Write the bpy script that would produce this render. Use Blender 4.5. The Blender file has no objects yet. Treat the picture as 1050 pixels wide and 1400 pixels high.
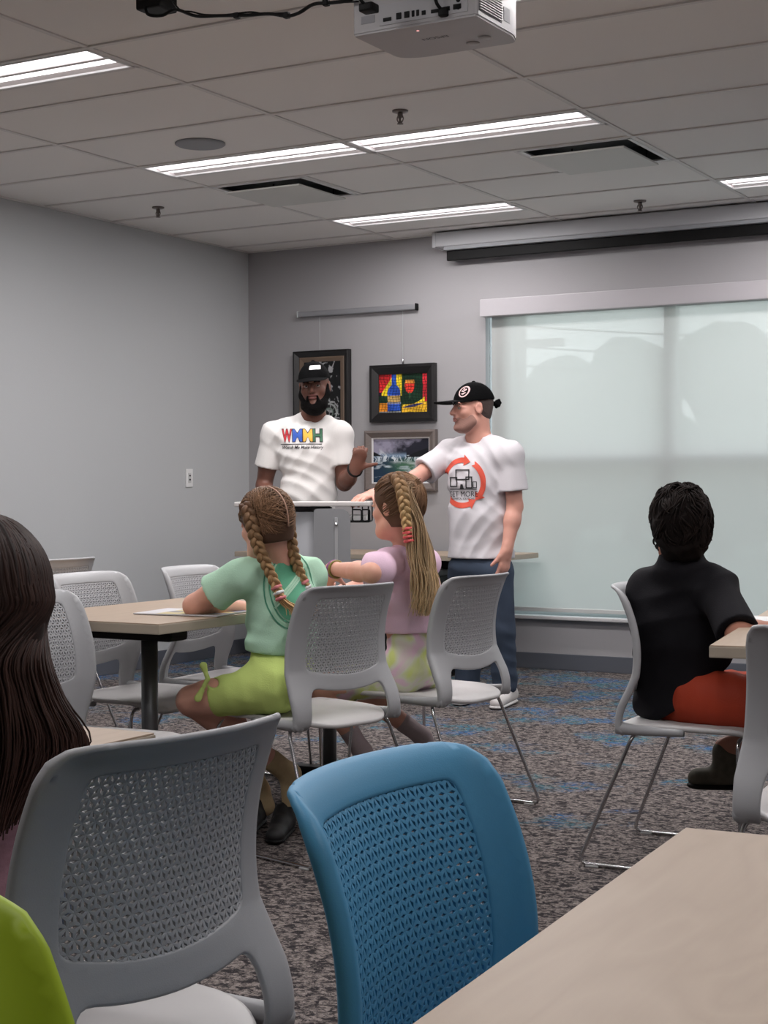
import bpy, bmesh, math, random
import numpy as np
from mathutils import Vector, Matrix
from mathutils.geometry import delaunay_2d_cdt
from mathutils.bvhtree import BVHTree
random.seed(7); RNG = np.random.default_rng(7)
SC = bpy.context.scene; COL = SC.collection

# ---------------------------------------------------------------- camera
FPX, YAW, PITCH, ROLL, CAMH = 2165.77, math.radians(29.683), math.radians(-0.79), math.radians(-0.18), 1.1275
_f = np.array([-math.sin(YAW)*math.cos(PITCH), math.cos(YAW)*math.cos(PITCH), math.sin(PITCH)])
_r0 = np.array([math.cos(YAW), math.sin(YAW), 0.0]); _u0 = np.cross(_r0, _f)
_r = _r0*math.cos(ROLL) + _u0*math.sin(ROLL); _u = -_r0*math.sin(ROLL) + _u0*math.cos(ROLL)
cam_d = bpy.data.cameras.new('camera'); cam = bpy.data.objects.new('camera', cam_d); COL.objects.link(cam)
cam_d.sensor_fit = 'VERTICAL'; cam_d.sensor_height = 24.0; cam_d.lens = FPX/1400*24.0
cam_d.clip_start = 0.05; cam_d.clip_end = 400
M = Matrix.Identity(4)
for i in range(3):
    M[i][0], M[i][1], M[i][2] = _r[i], _u[i], -_f[i]
M.translation = (0, 0, CAMH); cam.matrix_world = M
SC.camera = cam
def at(px, py, D):
    """point of the room seen at that pixel of the photograph, D metres ahead"""
    q = (_f + _r*(px-525)/FPX - _u*(py-700)/FPX)*D
    return np.array([q[0], q[1], q[2]+CAMH])
def on_z(px, py, z):
    d = _f + _r*(px-525)/FPX - _u*(py-700)/FPX
    q = d*((z-CAMH)/d[2]); return np.array([q[0], q[1], z])

# ---------------------------------------------------------------- world, exposure
def lin(c):
    c = c/255.0
    return c/12.92 if c <= 0.04045 else ((c+0.055)/1.055)**2.4
def rgb(r, g, b): return (lin(r), lin(g), lin(b), 1.0)
w = bpy.data.worlds.new('overcast_sky'); SC.world = w; w.use_nodes = True
nt = w.node_tree; nt.nodes.clear()
o = nt.nodes.new('ShaderNodeOutputWorld'); bg = nt.nodes.new('ShaderNodeBackground')
tc = nt.nodes.new('ShaderNodeTexCoord'); sx = nt.nodes.new('ShaderNodeSeparateXYZ'); cr = nt.nodes.new('ShaderNodeValToRGB')
nt.links.new(tc.outputs['Generated'], sx.inputs[0]); nt.links.new(sx.outputs['Z'], cr.inputs[0])
cr.color_ramp.elements[0].position = 0.0; cr.color_ramp.elements[0].color = (0.86, 0.89, 0.91, 1)
cr.color_ramp.elements[1].position = 0.6; cr.color_ramp.elements[1].color = (0.74, 0.82, 0.93, 1)
nt.links.new(cr.outputs[0], bg.inputs[0]); bg.inputs[1].default_value = 6.6
nt.links.new(bg.outputs[0], o.inputs[0])
vs = SC.view_settings; vs.view_transform = 'Standard'; vs.look = 'None'; vs.gamma = 1.0; vs.use_curve_mapping = False
vs.exposure = 0.0
TROFFER_W = 28.0        # watts of each lit troffer's lamp
TROFFER_GLOW = 3.0      # its lens
SC.cycles.max_bounces = 8; SC.cycles.transparent_max_bounces = 12; SC.cycles.sample_clamp_indirect = 4.0
SC.cycles.use_denoising = True
# ---------------------------------------------------------------- materials
def mat(name, col, rough=0.6, metal=0.0, spec=0.5, bump=None, vary=None, **kw):
    m = bpy.data.materials.new(name); m.use_nodes = True; n = m.node_tree.nodes; l = m.node_tree.links
    b = n['Principled BSDF']; b.inputs['Base Color'].default_value = col
    b.inputs['Roughness'].default_value = rough; b.inputs['Metallic'].default_value = metal
    b.inputs['Specular IOR Level'].default_value = spec
    for k, v in kw.items(): b.inputs[k].default_value = v
    tcn = n.new('ShaderNodeTexCoord')
    if vary:      # (scale, amount, stretch)
        sc, amt, st = vary
        mp = n.new('ShaderNodeMapping'); mp.inputs['Scale'].default_value = st
        nz = n.new('ShaderNodeTexNoise'); nz.inputs['Scale'].default_value = sc; nz.inputs['Detail'].default_value = 5
        l.new(tcn.outputs['Object'], mp.inputs[0]); l.new(mp.outputs[0], nz.inputs[0])
        hs = n.new('ShaderNodeMix'); hs.data_type = 'RGBA'
        hs.inputs['A'].default_value = tuple(c*(1-amt) for c in col[:3])+(1,)
        hs.inputs['B'].default_value = tuple(min(1, c*(1+amt)) for c in col[:3])+(1,)
        l.new(nz.outputs[0], hs.inputs['Factor']); l.new(hs.outputs['Result'], b.inputs['Base Color'])
    if bump:      # (scale, strength, stretch)
        sc, stg, st = bump
        mp = n.new('ShaderNodeMapping'); mp.inputs['Scale'].default_value = st
        nz = n.new('ShaderNodeTexNoise'); nz.inputs['Scale'].default_value = sc; nz.inputs['Detail'].default_value = 3
        l.new(tcn.outputs['Object'], mp.inputs[0]); l.new(mp.outputs[0], nz.inputs[0])
        bp = n.new('ShaderNodeBump'); bp.inputs['Strength'].default_value = stg; bp.inputs['Distance'].default_value = 0.01
        l.new(nz.outputs[0], bp.inputs['Height']); l.new(bp.outputs[0], b.inputs['Normal'])
    return m
U3 = (1, 1, 1)
def attr_mat(name, rough=0.6, spec=0.3):
    m = bpy.data.materials.new(name); m.use_nodes = True; n = m.node_tree.nodes
    a = n.new('ShaderNodeAttribute'); a.attribute_name = 'Col'
    b = n['Principled BSDF']; b.inputs['Roughness'].default_value = rough; b.inputs['Specular IOR Level'].default_value = spec
    m.node_tree.links.new(a.outputs['Color'], b.inputs['Base Color']); return m

# ---------------------------------------------------------------- objects
def mesh_from(name, V, F, m=None, smooth=True, cols=None):
    me = bpy.data.meshes.new(name)
    V = np.asarray(V, dtype=float).reshape(-1, 3)
    me.from_pydata(V.tolist(), [], [list(map(int, f)) for f in F]); me.validate(clean_customdata=False); me.update()
    if smooth: me.polygons.foreach_set('use_smooth', [True]*len(me.polygons))
    if m is not None: me.materials.append(m)
    if cols is not None:
        a = me.color_attributes.new('Col', 'FLOAT_COLOR', 'POINT')
        a.data.foreach_set('color', np.asarray(cols, dtype=np.float32).ravel())
    return me
def obj(name, me, parent=None, loc=None, kind=None, label=None):
    ob = bpy.data.objects.new(name, me); COL.objects.link(ob)
    if parent is not None: ob.parent = parent
    if loc is not None: ob.location = loc
    if kind: ob['kind'] = kind
    if label: ob['label'] = label
    return ob
def part(name, V, F, m, parent, smooth=True, label=None, kind=None, cols=None):
    """world-space geometry made a child of a thing (kept where it is)"""
    off = np.array(parent.location) if parent is not None else np.zeros(3)
    if parent is not None and parent.parent is not None: off = off + np.array(parent.parent.location)
    V = np.asarray(V, dtype=float).reshape(-1, 3)
    ob = obj(name, mesh_from(name, V-off, F, m, smooth, cols), parent, None, kind, label); return ob
def thing(name, label, cat, loc=(0, 0, 0), rotz=0.0, group=None):
    ob = bpy.data.objects.new(name, None); COL.objects.link(ob); ob.empty_display_size = 0.1
    ob.location = tuple(float(v) for v in loc); ob.rotation_euler = (0, 0, rotz)
    ob['label'] = label; ob['category'] = cat
    if group: ob['group'] = group
    return ob
def tag(ob, label, cat, group=None):
    ob['label'] = label; ob['category'] = cat
    if group: ob['group'] = group
    return ob
def dup(root, loc, rotz, label):
    r = root.copy(); COL.objects.link(r); r.location = loc; r.rotation_euler = (0, 0, rotz); r['label'] = label
    for ch in list(root.children):
        c = ch.copy(); COL.objects.link(c); c.parent = r
        for g in list(ch.children):
            d = g.copy(); COL.objects.link(d); d.parent = c
    return r

# ---------------------------------------------------------------- geometry
class Geo:
    def __init__(s): s.V = []; s.F = []
    def add(s, V, F):
        o = len(s.V); s.V += [tuple(v) for v in V]; s.F += [[i+o for i in f] for f in F]; return s
    def box(s, lo, hi, R=None, c=None):
        x0, y0, z0 = lo; x1, y1, z1 = hi
        V = [(x0,y0,z0),(x1,y0,z0),(x1,y1,z0),(x0,y1,z0),(x0,y0,z1),(x1,y0,z1),(x1,y1,z1),(x0,y1,z1)]
        if R is not None: V = [np.array(c)+R@np.array(v) for v in V]
        return s.add(V, [(0,3,2,1),(4,5,6,7),(0,1,5,4),(1,2,6,5),(2,3,7,6),(3,0,4,7)])
    def bbox(s, lo, hi, b=0.003):
        """box with chamfered edges"""
        bm = bmesh.new(); bmesh.ops.create_cube(bm, size=1)
        for v in bm.verts:
            v.co = [lo[i]+(v.co[i]+.5)*(hi[i]-lo[i]) for i in range(3)]
        bmesh.ops.bevel(bm, geom=bm.edges[:], offset=b, segments=2, affect='EDGES', profile=0.6)
        bm.verts.index_update(); V = [tuple(v.co) for v in bm.verts]; F = [[v.index for v in f.verts] for f in bm.faces]; bm.free()
        return s.add(V, F)
    def tube(s, path, r, n=8, caps=True, closed=False):
        P = np.array(path, float); m = len(P); rr = np.full(m, r) if np.isscalar(r) else np.array(r, float)
        T = np.gradient(P, axis=0) if not closed else np.roll(P, -1, 0)-np.roll(P, 1, 0)
        T /= np.linalg.norm(T, axis=1)[:, None]+1e-12
        a = np.array([0, 0, 1.0]) if abs(T[0][2]) < .9 else np.array([1.0, 0, 0])
        N = np.cross(T[0], a); N /= np.linalg.norm(N); V = []
        for i in range(m):
            N = N-T[i]*N.dot(T[i]); N /= np.linalg.norm(N)+1e-12; B = np.cross(T[i], N)
            for k in range(n):
                t = 2*math.pi*k/n; V.append(P[i]+rr[i]*(math.cos(t)*N+math.sin(t)*B))
        F = []
        for i in range(m-(0 if closed else 1)):
            j = (i+1) % m
            for k in range(n): F.append((i*n+k, i*n+(k+1) % n, j*n+(k+1) % n, j*n+k))
        if caps and not closed: F += [list(range(n))[::-1], [(m-1)*n+k for k in range(n)]]
        return s.add(V, F)
    def lathe(s, prof, c, n=24, axis='z'):
        V = []; F = []
        for r, z in prof:
            for k in range(n):
                t = 2*math.pi*k/n; p = (r*math.cos(t), r*math.sin(t), z)
                if axis == 'y': p = (p[0], p[2], p[1])
                if axis == 'x': p = (p[2], p[0], p[1])
                V.append(np.array(c)+np.array(p))
        m = len(prof)
        for i in range(m-1):
            for k in range(n): F.append((i*n+k, i*n+(k+1) % n, (i+1)*n+(k+1) % n, (i+1)*n+k))
        F += [list(range(n))[::-1], [(m-1)*n+k for k in range(n)]]
        return s.add(V, F)
    def prism(s, poly, z0, z1):
        n = len(poly)
        V = [(x, y, z0) for x, y in poly]+[(x, y, z1) for x, y in poly]
        return s.add(V, [list(range(n))[::-1], [n+i for i in range(n)]]+[(i, (i+1) % n, n+(i+1) % n, n+i) for i in range(n)])
    def part(s, name, m, parent, smooth=False, label=None, kind=None): return part(name, s.V, s.F, m, parent, smooth, label, kind)
    def local(s, name, m, parent, smooth=False, label=None, kind=None): return obj(name, mesh_from(name, s.V, s.F, m, smooth), parent, None, kind, label)
def fillet(pts, r=0.03, n=5):
    P = [np.array(p, float) for p in pts]; out = [P[0]]
    for i in range(1, len(P)-1):
        a, b, c = P[i-1], P[i], P[i+1]; u = a-b; v = c-b; lu, lv = np.linalg.norm(u), np.linalg.norm(v)
        q = min(r, lu*.45, lv*.45); s0 = b+u/lu*q; s1 = b+v/lv*q
        for k in range(n+1):
            t = k/n; out.append((1-t)**2*s0+2*t*(1-t)*b+t*t*s1)
    out.append(P[-1]); return np.array(out)
def catmull(pts, n=8):
    P = np.array(pts, float); P = np.vstack([2*P[0]-P[1], P, 2*P[-1]-P[-2]]); out = []
    for i in range(1, len(P)-2):
        for k in range(n):
            t = k/n
            out.append(.5*((2*P[i])+(-P[i-1]+P[i+1])*t+(2*P[i-1]-5*P[i]+4*P[i+1]-P[i+2])*t*t+(-P[i-1]+3*P[i]-3*P[i+1]+P[i+2])*t**3))
    out.append(P[-2]); return np.array(out)
def in_poly(p, poly):
    x, y = p; c = False; n = len(poly); j = n-1
    for i in range(n):
        xi, yi = poly[i]; xj, yj = poly[j]
        if (yi > y) != (yj > y) and x < (xj-xi)*(y-yi)/(yj-yi)+xi: c = not c
        j = i
    return c
def resample(poly, h):
    out = []; n = len(poly)
    for i in range(n):
        a = np.array(poly[i], float); b = np.array(poly[(i+1) % n], float); m = max(1, int(np.linalg.norm(b-a)/h+.5))
        for k in range(m): out.append(tuple(a+(b-a)*k/m))
    return out
def round_poly(poly, r, n=4):
    out = []; m = len(poly)
    for i in range(m):
        a, b, c = (np.array(poly[(i+d) % m], float) for d in (-1, 0, 1)); u = a-b; v = c-b
        lu, lv = np.linalg.norm(u), np.linalg.norm(v); q = min(r if np.isscalar(r) else r[i], lu*.48, lv*.48)
        s0, s1 = b+u/lu*q, b+v/lv*q
        for k in range(n+1):
            t = k/n; out.append(tuple((1-t)**2*s0+2*t*(1-t)*b+t*t*s1))
    return out
def fill2d(outer, holes, h, hb):
    outer = resample(outer, hb); holes = [resample(q, hb) for q in holes]
    pts = []; edges = []
    for q in [outer]+holes:
        o = len(pts); pts += q; edges += [(o+i, o+(i+1) % len(q)) for i in range(len(q))]
    xs = [p[0] for p in outer]; ys = [p[1] for p in outer]; B = np.array(pts)
    y = min(ys)+h*.5; row = 0
    while y < max(ys):
        x = min(xs)+h*(.5 if row % 2 else .2)
        while x < max(xs):
            if in_poly((x, y), outer) and not any(in_poly((x, y), q) for q in holes) and np.min(np.sum((B-[x, y])**2, 1)) > (h*.55)**2: pts.append((x, y))
            x += h
        y += h*.87; row += 1
    v, e, f, *_ = delaunay_2d_cdt([Vector(p) for p in pts], edges, [], 0, 1e-6)
    v = [tuple(p) for p in v]; F = []
    for t in f:
        c = (sum(v[i][0] for i in t)/3, sum(v[i][1] for i in t)/3)
        if in_poly(c, outer) and not any(in_poly(c, q) for q in holes): F.append(list(t))
    return v, F
def shell(v2, F, fmap, th, rim=0.6):
    """thicken a filled 2-D outline mapped to 3-D; th(x, y) -> (front, back) offsets"""
    e = 1e-4; P = []; N = []
    for x, y in v2:
        p = np.array(fmap(x, y)); du = np.array(fmap(x+e, y))-p; dv = np.array(fmap(x, y+e))-p
        n = np.cross(du, dv); N.append(n/(np.linalg.norm(n)+1e-15)); P.append(p)
    n2 = len(P); V = []
    TH = [th(x, y) for x, y in v2]
    V += [P[i]+N[i]*TH[i][0] for i in range(n2)]; V += [P[i]-N[i]*TH[i][1] for i in range(n2)]
    def orient(t):
        a, b, c = (np.array(v2[i]) for i in t); return t if (b[0]-a[0])*(c[1]-a[1])-(b[1]-a[1])*(c[0]-a[0]) > 0 else t[::-1]
    F = [orient(t) for t in F]; out = [list(t) for t in F]+[[i+n2 for i in t[::-1]] for t in F]
    cnt = {}
    for t in F:
        for k in range(len(t)): cnt[(t[k], t[(k+1) % len(t)])] = 1
    bd = [ed for ed in cnt if (ed[1], ed[0]) not in cnt]; outn = {}
    for a, b in bd:
        d = np.array(v2[b])-np.array(v2[a]); d = np.array([d[1], -d[0]])/(np.linalg.norm(d)+1e-12)
        for q in (a, b): outn[q] = outn.get(q, 0)+d
    mid = {}
    for q, d in outn.items():
        d = d/(np.linalg.norm(d)+1e-12); x, y = v2[q]; tot = TH[q][0]+TH[q][1]
        tang = (np.array(fmap(x+d[0]*1e-4, y+d[1]*1e-4))-P[q]); tang /= np.linalg.norm(tang)+1e-12
        c = P[q]+N[q]*(TH[q][0]-TH[q][1])/2
        ids = []
        for off, bul in ((.38, .75), (0, 1.0), (-.38, .75)):
            V.append(c+N[q]*tot*off+tang*rim*tot/2*bul); ids.append(len(V)-1)
        mid[q] = ids
    for a, b in bd:
        A = [a]+mid[a]+[a+n2]; B = [b]+mid[b]+[b+n2]
        for k in range(4): out.append([B[k], A[k], A[k+1], B[k+1]])
    return V, out
def Rz(t): c, s = math.cos(t), math.sin(t); return np.array([[c,-s,0],[s,c,0],[0,0,1]])
def Rx(t): c, s = math.cos(t), math.sin(t); return np.array([[1,0,0],[0,c,-s],[0,s,c]])
def Ry(t): c, s = math.cos(t), math.sin(t); return np.array([[c,0,s],[0,1,0],[-s,0,c]])

# ---------------------------------------------------------------- one smooth surface from blended limbs
class Field:
    """signed-distance field on a grid, built from blended primitives, skinned by surface nets"""
    def __init__(s, lo, hi, h):
        s.lo = np.array(lo, float); s.h = h; s.n = (np.ceil((np.array(hi)-s.lo)/h)).astype(int)+1
        s.D = np.full(s.n, 1.0, np.float32); s.ax = [(s.lo[i]+h*np.arange(s.n[i])).astype(np.float32) for i in range(3)]
    def sub(s, lo, hi):
        a = np.clip(np.floor((np.array(lo)-s.lo)/s.h).astype(int), 0, s.n); b = np.clip(np.ceil((np.array(hi)-s.lo)/s.h).astype(int)+1, 0, s.n)
        if np.any(b <= a): return None, None
        sl = tuple(slice(a[i], b[i]) for i in range(3))
        return sl, np.meshgrid(*[s.ax[i][sl[i]] for i in range(3)], indexing='ij')
    def _put(s, sl, d, k, mode):
        D = s.D[sl]
        if mode == 'add':
            if k > 0: hh = np.clip(.5+.5*(D-d)/k, 0, 1); s.D[sl] = D*(1-hh)+d*hh-k*hh*(1-hh)
            else: s.D[sl] = np.minimum(D, d)
        elif mode == 'cut':
            d = -d
            if k > 0: hh = np.clip(.5+.5*(d-D)/k, 0, 1); s.D[sl] = D*(1-hh)+d*hh+k*hh*(1-hh)
            else: s.D[sl] = np.maximum(D, d)
    def cone(s, a, b, ra, rb, k=0.02, mode='add', flat=None):
        a = np.array(a, float); b = np.array(b, float); m = max(ra, rb)*1.0+k*1.5+.03
        sl, X = s.sub(np.minimum(a, b)-m*1.3, np.maximum(a, b)+m*1.3)
        if sl is None: return s
        p = [X[i]-np.float32(a[i]) for i in range(3)]; ba = b-a
        if flat is not None:      # (normal, factor < 1): thinner along the normal
            n, f = flat; n = np.array(n, float)/np.linalg.norm(n); dn = p[0]*n[0]+p[1]*n[1]+p[2]*n[2]; g = 1/f-1
            p = [p[i]+dn*np.float32(g*n[i]) for i in range(3)]; ba = ba+n*g*ba.dot(n)
        t = np.clip((p[0]*ba[0]+p[1]*ba[1]+p[2]*ba[2])/max(ba.dot(ba), 1e-12), 0, 1)
        d = np.sqrt((p[0]-t*ba[0])**2+(p[1]-t*ba[1])**2+(p[2]-t*ba[2])**2)-(ra+(rb-ra)*t)
        if flat is not None: d = d*np.where(d > 0, 1.0, flat[1])
        s._put(sl, d.astype(np.float32), k, mode); return s
    def ell(s, c, r, R=None, k=0.02, mode='add'):
        c = np.array(c, float); r = np.array(r, float); m = r.max()+k*1.5+.03
        sl, X = s.sub(c-m, c+m)
        if sl is None: return s
        p = [X[i]-np.float32(c[i]) for i in range(3)]
        if R is not None: p = [p[0]*R[0][j]+p[1]*R[1][j]+p[2]*R[2][j] for j in range(3)]
        k0 = np.sqrt((p[0]/r[0])**2+(p[1]/r[1])**2+(p[2]/r[2])**2); k1 = np.sqrt((p[0]/r[0]**2)**2+(p[1]/r[1]**2)**2+(p[2]/r[2]**2)**2)+1e-9
        s._put(sl, (k0*(k0-1)/k1).astype(np.float32), k, mode); return s
    def plane(s, c, n, k=0.0):
        """keep what lies behind the plane (n points to what is removed)"""
        n = np.array(n, float)/np.linalg.norm(n); X = np.meshgrid(*s.ax, indexing='ij')
        d = (X[0]-c[0])*n[0]+(X[1]-c[1])*n[1]+(X[2]-c[2])*n[2]
        s.D = np.maximum(s.D, d.astype(np.float32)); return s
    def disp(s, fn):
        X = np.meshgrid(*s.ax, indexing='ij'); s.D = s.D+fn(*X).astype(np.float32); return s
    def mesh(s):
        D = s.D; S = D < 0; h = s.h
        c = np.zeros(np.array(D.shape)-1, np.uint8)
        for i in (0, 1):
            for j in (0, 1):
                for k in (0, 1): c += S[i:D.shape[0]-1+i, j:D.shape[1]-1+j, k:D.shape[2]-1+k]
        act = (c > 0) & (c < 8); idx = np.argwhere(act)
        if len(idx) == 0: return np.zeros((0, 3)), np.zeros((0, 4), int)
        num = np.full(act.shape, -1, np.int64); num[act] = np.arange(len(idx))
        acc = np.zeros((len(idx), 3)); cn = np.zeros(len(idx))
        cor = [(i, j, k) for i in (0, 1) for j in (0, 1) for k in (0, 1)]
        val = {q: D[idx[:, 0]+q[0], idx[:, 1]+q[1], idx[:, 2]+q[2]] for q in cor}
        for a in cor:
            for ax in range(3):
                if a[ax] == 0:
                    b = list(a); b[ax] = 1; b = tuple(b); va, vb = val[a], val[b]; x = (va < 0) != (vb < 0)
                    t = np.where(x, va/np.where(va-vb == 0, 1, va-vb), 0)
                    p = np.tile(np.array(a, float), (len(idx), 1)); p[:, ax] = t
                    acc[x] += p[x]; cn[x] += 1
        V = s.lo+(idx+acc/cn[:, None])*h; F = []
        for ax in range(3):
            u, v = [(1, 2), (2, 0), (0, 1)][ax]
            a = [slice(None)]*3; b = [slice(None)]*3
            for q in (u, v): a[q] = slice(1, -1); b[q] = slice(1, -1)
            a[ax] = slice(0, -1); b[ax] = slice(1, None)
            s0, s1 = S[tuple(a)], S[tuple(b)]
            for flip, cond in ((False, s0 & ~s1), (True, ~s0 & s1)):
                e = np.argwhere(cond)
                if len(e) == 0: continue
                e[:, u] += 1; e[:, v] += 1; q = []
                for du, dv in ((-1, -1), (0, -1), (0, 0), (-1, 0)):
                    w = e.copy(); w[:, u] += du; w[:, v] += dv; q.append(num[w[:, 0], w[:, 1], w[:, 2]])
                q = np.stack(q, 1); F.append(q[:, ::-1] if flip else q)
        return V, np.vstack(F)
def drop_small(V, F, keep=1):
    """keep only the largest connected surface"""
    par = np.arange(len(V))
    for _ in range(200):
        m = np.minimum.reduce([par[F[:, i]] for i in range(4)]); old = par.copy()
        for i in range(4): np.minimum.at(par, F[:, i], m)
        par = par[par]
        if np.array_equal(old, par): break
    u, c = np.unique(par, return_counts=True); best = set(u[np.argsort(-c)[:keep]].tolist())
    k = np.array([p in best for p in par]); F = F[k[F[:, 0]]]; ids = np.cumsum(k)-1
    return V[k], ids[F]
# ---------------------------------------------------------------- the room
XW, YW, HC = -6.298, 9.148, 2.784            # left wall, back wall, ceiling
XR, YF = 2.6, -2.2                            # right wall, wall behind the camera
WX0, WX1, WZ0, WZ1 = -4.462, -1.10, 0.335, 2.33   # window opening in the back wall
GX, GY, TX, TY = -5.116, 6.442, 1.2192, 0.6096    # ceiling grid: one node and the tile size
m_wall_l = mat('wall_paint_blue_grey', rgb(180, 182, 184), .85, bump=(160, .06, U3))
m_wall_b = mat('wall_paint_pale_grey', rgb(162, 160, 162), .85, bump=(160, .06, U3))
m_tile = mat('ceiling_tile_board', rgb(232, 229, 226), .95, bump=(420, .15, U3), vary=(300, .05, U3))
m_grid = mat('ceiling_grid_steel', rgb(214, 211, 209), .6)
m_plenum = mat('plenum_dark', rgb(60, 60, 62), .9)
m_base = mat('baseboard_vinyl', rgb(84, 87, 95), .55)
m_white = mat('white_enamel', rgb(222, 222, 222), .4)
m_alu = mat('window_aluminium', rgb(190, 196, 196), .45)
m_black = mat('black_plastic', rgb(12, 12, 13), .55, spec=.2)
m_chrome = mat('chrome_rod', rgb(200, 200, 202), .16, 1.0)

def carpet():
    m = bpy.data.materials.new('carpet_loop'); m.use_nodes = True; n = m.node_tree.nodes; l = m.node_tree.links
    b = n['Principled BSDF']; b.inputs['Roughness'].default_value = .95; b.inputs['Specular IOR Level'].default_value = .1
    tcn = n.new('ShaderNodeTexCoord')
    def noise(sc, det, st=(1, 1, 1), dist=0.0, rough=.5):
        mp = n.new('ShaderNodeMapping'); mp.inputs['Scale'].default_value = st; l.new(tcn.outputs['Object'], mp.inputs[0])
        z = n.new('ShaderNodeTexNoise'); z.inputs['Scale'].default_value = sc; z.inputs['Detail'].default_value = det
        z.inputs['Distortion'].default_value = dist; z.inputs['Roughness'].default_value = rough; l.new(mp.outputs[0], z.inputs[0]); return z.outputs[0]
    def ramp(f, stops):
        r = n.new('ShaderNodeValToRGB'); e = r.color_ramp.elements
        while len(e) < len(stops): e.new(.5)
        for q, (p, c) in zip(e, stops): q.position = p; q.color = c
        l.new(f, r.inputs[0]); return r.outputs[0]
    def mix(f, a, c):
        x = n.new('ShaderNodeMix'); x.data_type = 'RGBA'; l.new(f, x.inputs['Factor']); l.new(a, x.inputs['A']); l.new(c, x.inputs['B']); return x.outputs['Result']
    base = ramp(noise(70, 4, (1, 1, 1)), [(.3, rgb(92, 84, 81)), (.7, rgb(150, 141, 137))])
    blot = ramp(noise(32, 6, (1.0, 1.25, 1), .9, .72), [(.45, (1, 1, 1, 1)), (.53, (0, 0, 0, 1))])
    fleck = ramp(noise(80, 4, (1, 1.4, 1), 1.2, .7), [(.40, (1, 1, 1, 1)), (.47, (0, 0, 0, 1))])
    dark = n.new('ShaderNodeRGB'); dark.outputs[0].default_value = rgb(44, 41, 43)
    dark2 = n.new('ShaderNodeRGB'); dark2.outputs[0].default_value = rgb(50, 47, 50)
    c = mix(blot, base, dark.outputs[0]); c = mix(fleck, c, dark2.outputs[0])
    # blue and teal patches woven in, denser towards the front of the room
    sp = n.new('ShaderNodeSeparateXYZ'); l.new(tcn.outputs['Object'], sp.inputs[0])
    mr = n.new('ShaderNodeMapRange'); mr.inputs['From Min'].default_value = 3.6; mr.inputs['From Max'].default_value = 8.0
    mr.inputs['To Min'].default_value = -.10; mr.inputs['To Max'].default_value = .10; l.new(sp.outputs['Y'], mr.inputs['Value'])
    ad = n.new('ShaderNodeMath'); ad.operation = 'ADD'; l.new(noise(2.6, 5, (1, 1, 1), .3, .62), ad.inputs[0]); l.new(mr.outputs[0], ad.inputs[1])
    patch = ramp(ad.outputs[0], [(.555, (0, 0, 0, 1)), (.65, (.8, .8, .8, 1))])
    thr = ramp(noise(45, 4, (1, 1.3, 1), .8), [(.44, (0, 0, 0, 1)), (.54, (1, 1, 1, 1))])
    pm = n.new('ShaderNodeMath'); pm.operation = 'MULTIPLY'; l.new(patch, pm.inputs[0]); l.new(thr, pm.inputs[1])
    hue = ramp(noise(3.3, 2), [(.42, rgb(38, 92, 140)), (.55, rgb(52, 108, 118)), (.65, rgb(44, 84, 128))])
    c = mix(pm.outputs[0], c, hue); l.new(c, b.inputs['Base Color'])
    bp = n.new('ShaderNodeBump'); bp.inputs['Strength'].default_value = .5; bp.inputs['Distance'].default_value = .01
    l.new(noise(110, 3), bp.inputs['Height']); l.new(bp.outputs[0], b.inputs['Normal']); return m
m_carpet = carpet()
fl = obj('floor', mesh_from('floor', *(lambda g: (g.V, g.F))(Geo().box((XW-.1, YF-.1, -.1), (XR+.1, YW+.1, 0))), m_carpet, False), kind='structure')
fl['label'] = 'grey brown loop carpet floor flecked with black and blue'
def struct(name, g, m, label=None):
    ob = obj(name, mesh_from(name, g.V, g.F, m, False), kind='structure')
    if label: ob['label'] = label
    return ob
struct('wall_left', Geo().box((XW-.12, YF-.12, 0), (XW, YW+.12, HC+.12)), m_wall_l, 'plain pale blue grey wall on the left')
struct('wall_right', Geo().box((XR, YF-.12, 0), (XR+.12, YW+.12, HC+.12)), m_wall_b)
struct('wall_front', Geo().box((XW, YF-.12, 0), (XR, YF, HC+.12)), m_wall_b)
wb = struct('wall_back', Geo().box((XW, YW, 0), (WX0, YW+.14, HC+.12)).box((WX1, YW, 0), (XR, YW+.14, HC+.12))
            .box((WX0, YW, 0), (WX1, YW+.14, WZ0)).box((WX0, YW, WZ1), (WX1, YW+.14, HC+.12)), m_wall_b, 'pale grey end wall holding the wide shaded window')
struct('baseboard_left', Geo().bbox((XW, YF, 0), (XW+.012, YW, .1), .004), m_base)
struct('baseboard_back', Geo().bbox((XW+.012, YW-.012, 0), (XR, YW, .1), .004), m_base)
struct('trim_1', Geo().bbox((WX0-.01, YW-.055, .315), (WX1+.01, YW+.06, .338), .006), mat('window_sill_stone', rgb(196, 194, 194), .4, vary=(40, .12, (1, 4, 4))), 'pale stone window sill')

# window: frame, mullions, panes
win = obj('window_1', mesh_from('window_1', *(lambda g: (g.V, g.F))(
    Geo().box((WX0, YW+.03, WZ0), (WX1, YW+.10, WZ0+.05)).box((WX0, YW+.03, WZ1-.05), (WX1, YW+.10, WZ1))), m_alu, False), kind='structure')
win['label'] = 'wide aluminium framed window behind the drawn shade'
def stile(nm, x0, x1, z0, z1):
    Geo().bbox((x0, YW+.03, z0), (x1, YW+.10, z1), .004).part(nm, m_alu, win)
XM = [WX0, -3.28, -2.16, WX1]
stile('window_stile', -4.408, -4.30, WZ0+.05, WZ1-.05); stile('window_stile', WX1-.1, WX1, WZ0+.05, WZ1-.05)
stile('mullion', -3.28, -3.205, WZ0+.05, WZ1-.05); stile('mullion', -2.165, -2.09, WZ0+.05, WZ1-.05)
m_glass = bpy.data.materials.new('window_glass'); m_glass.use_nodes = True
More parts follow.
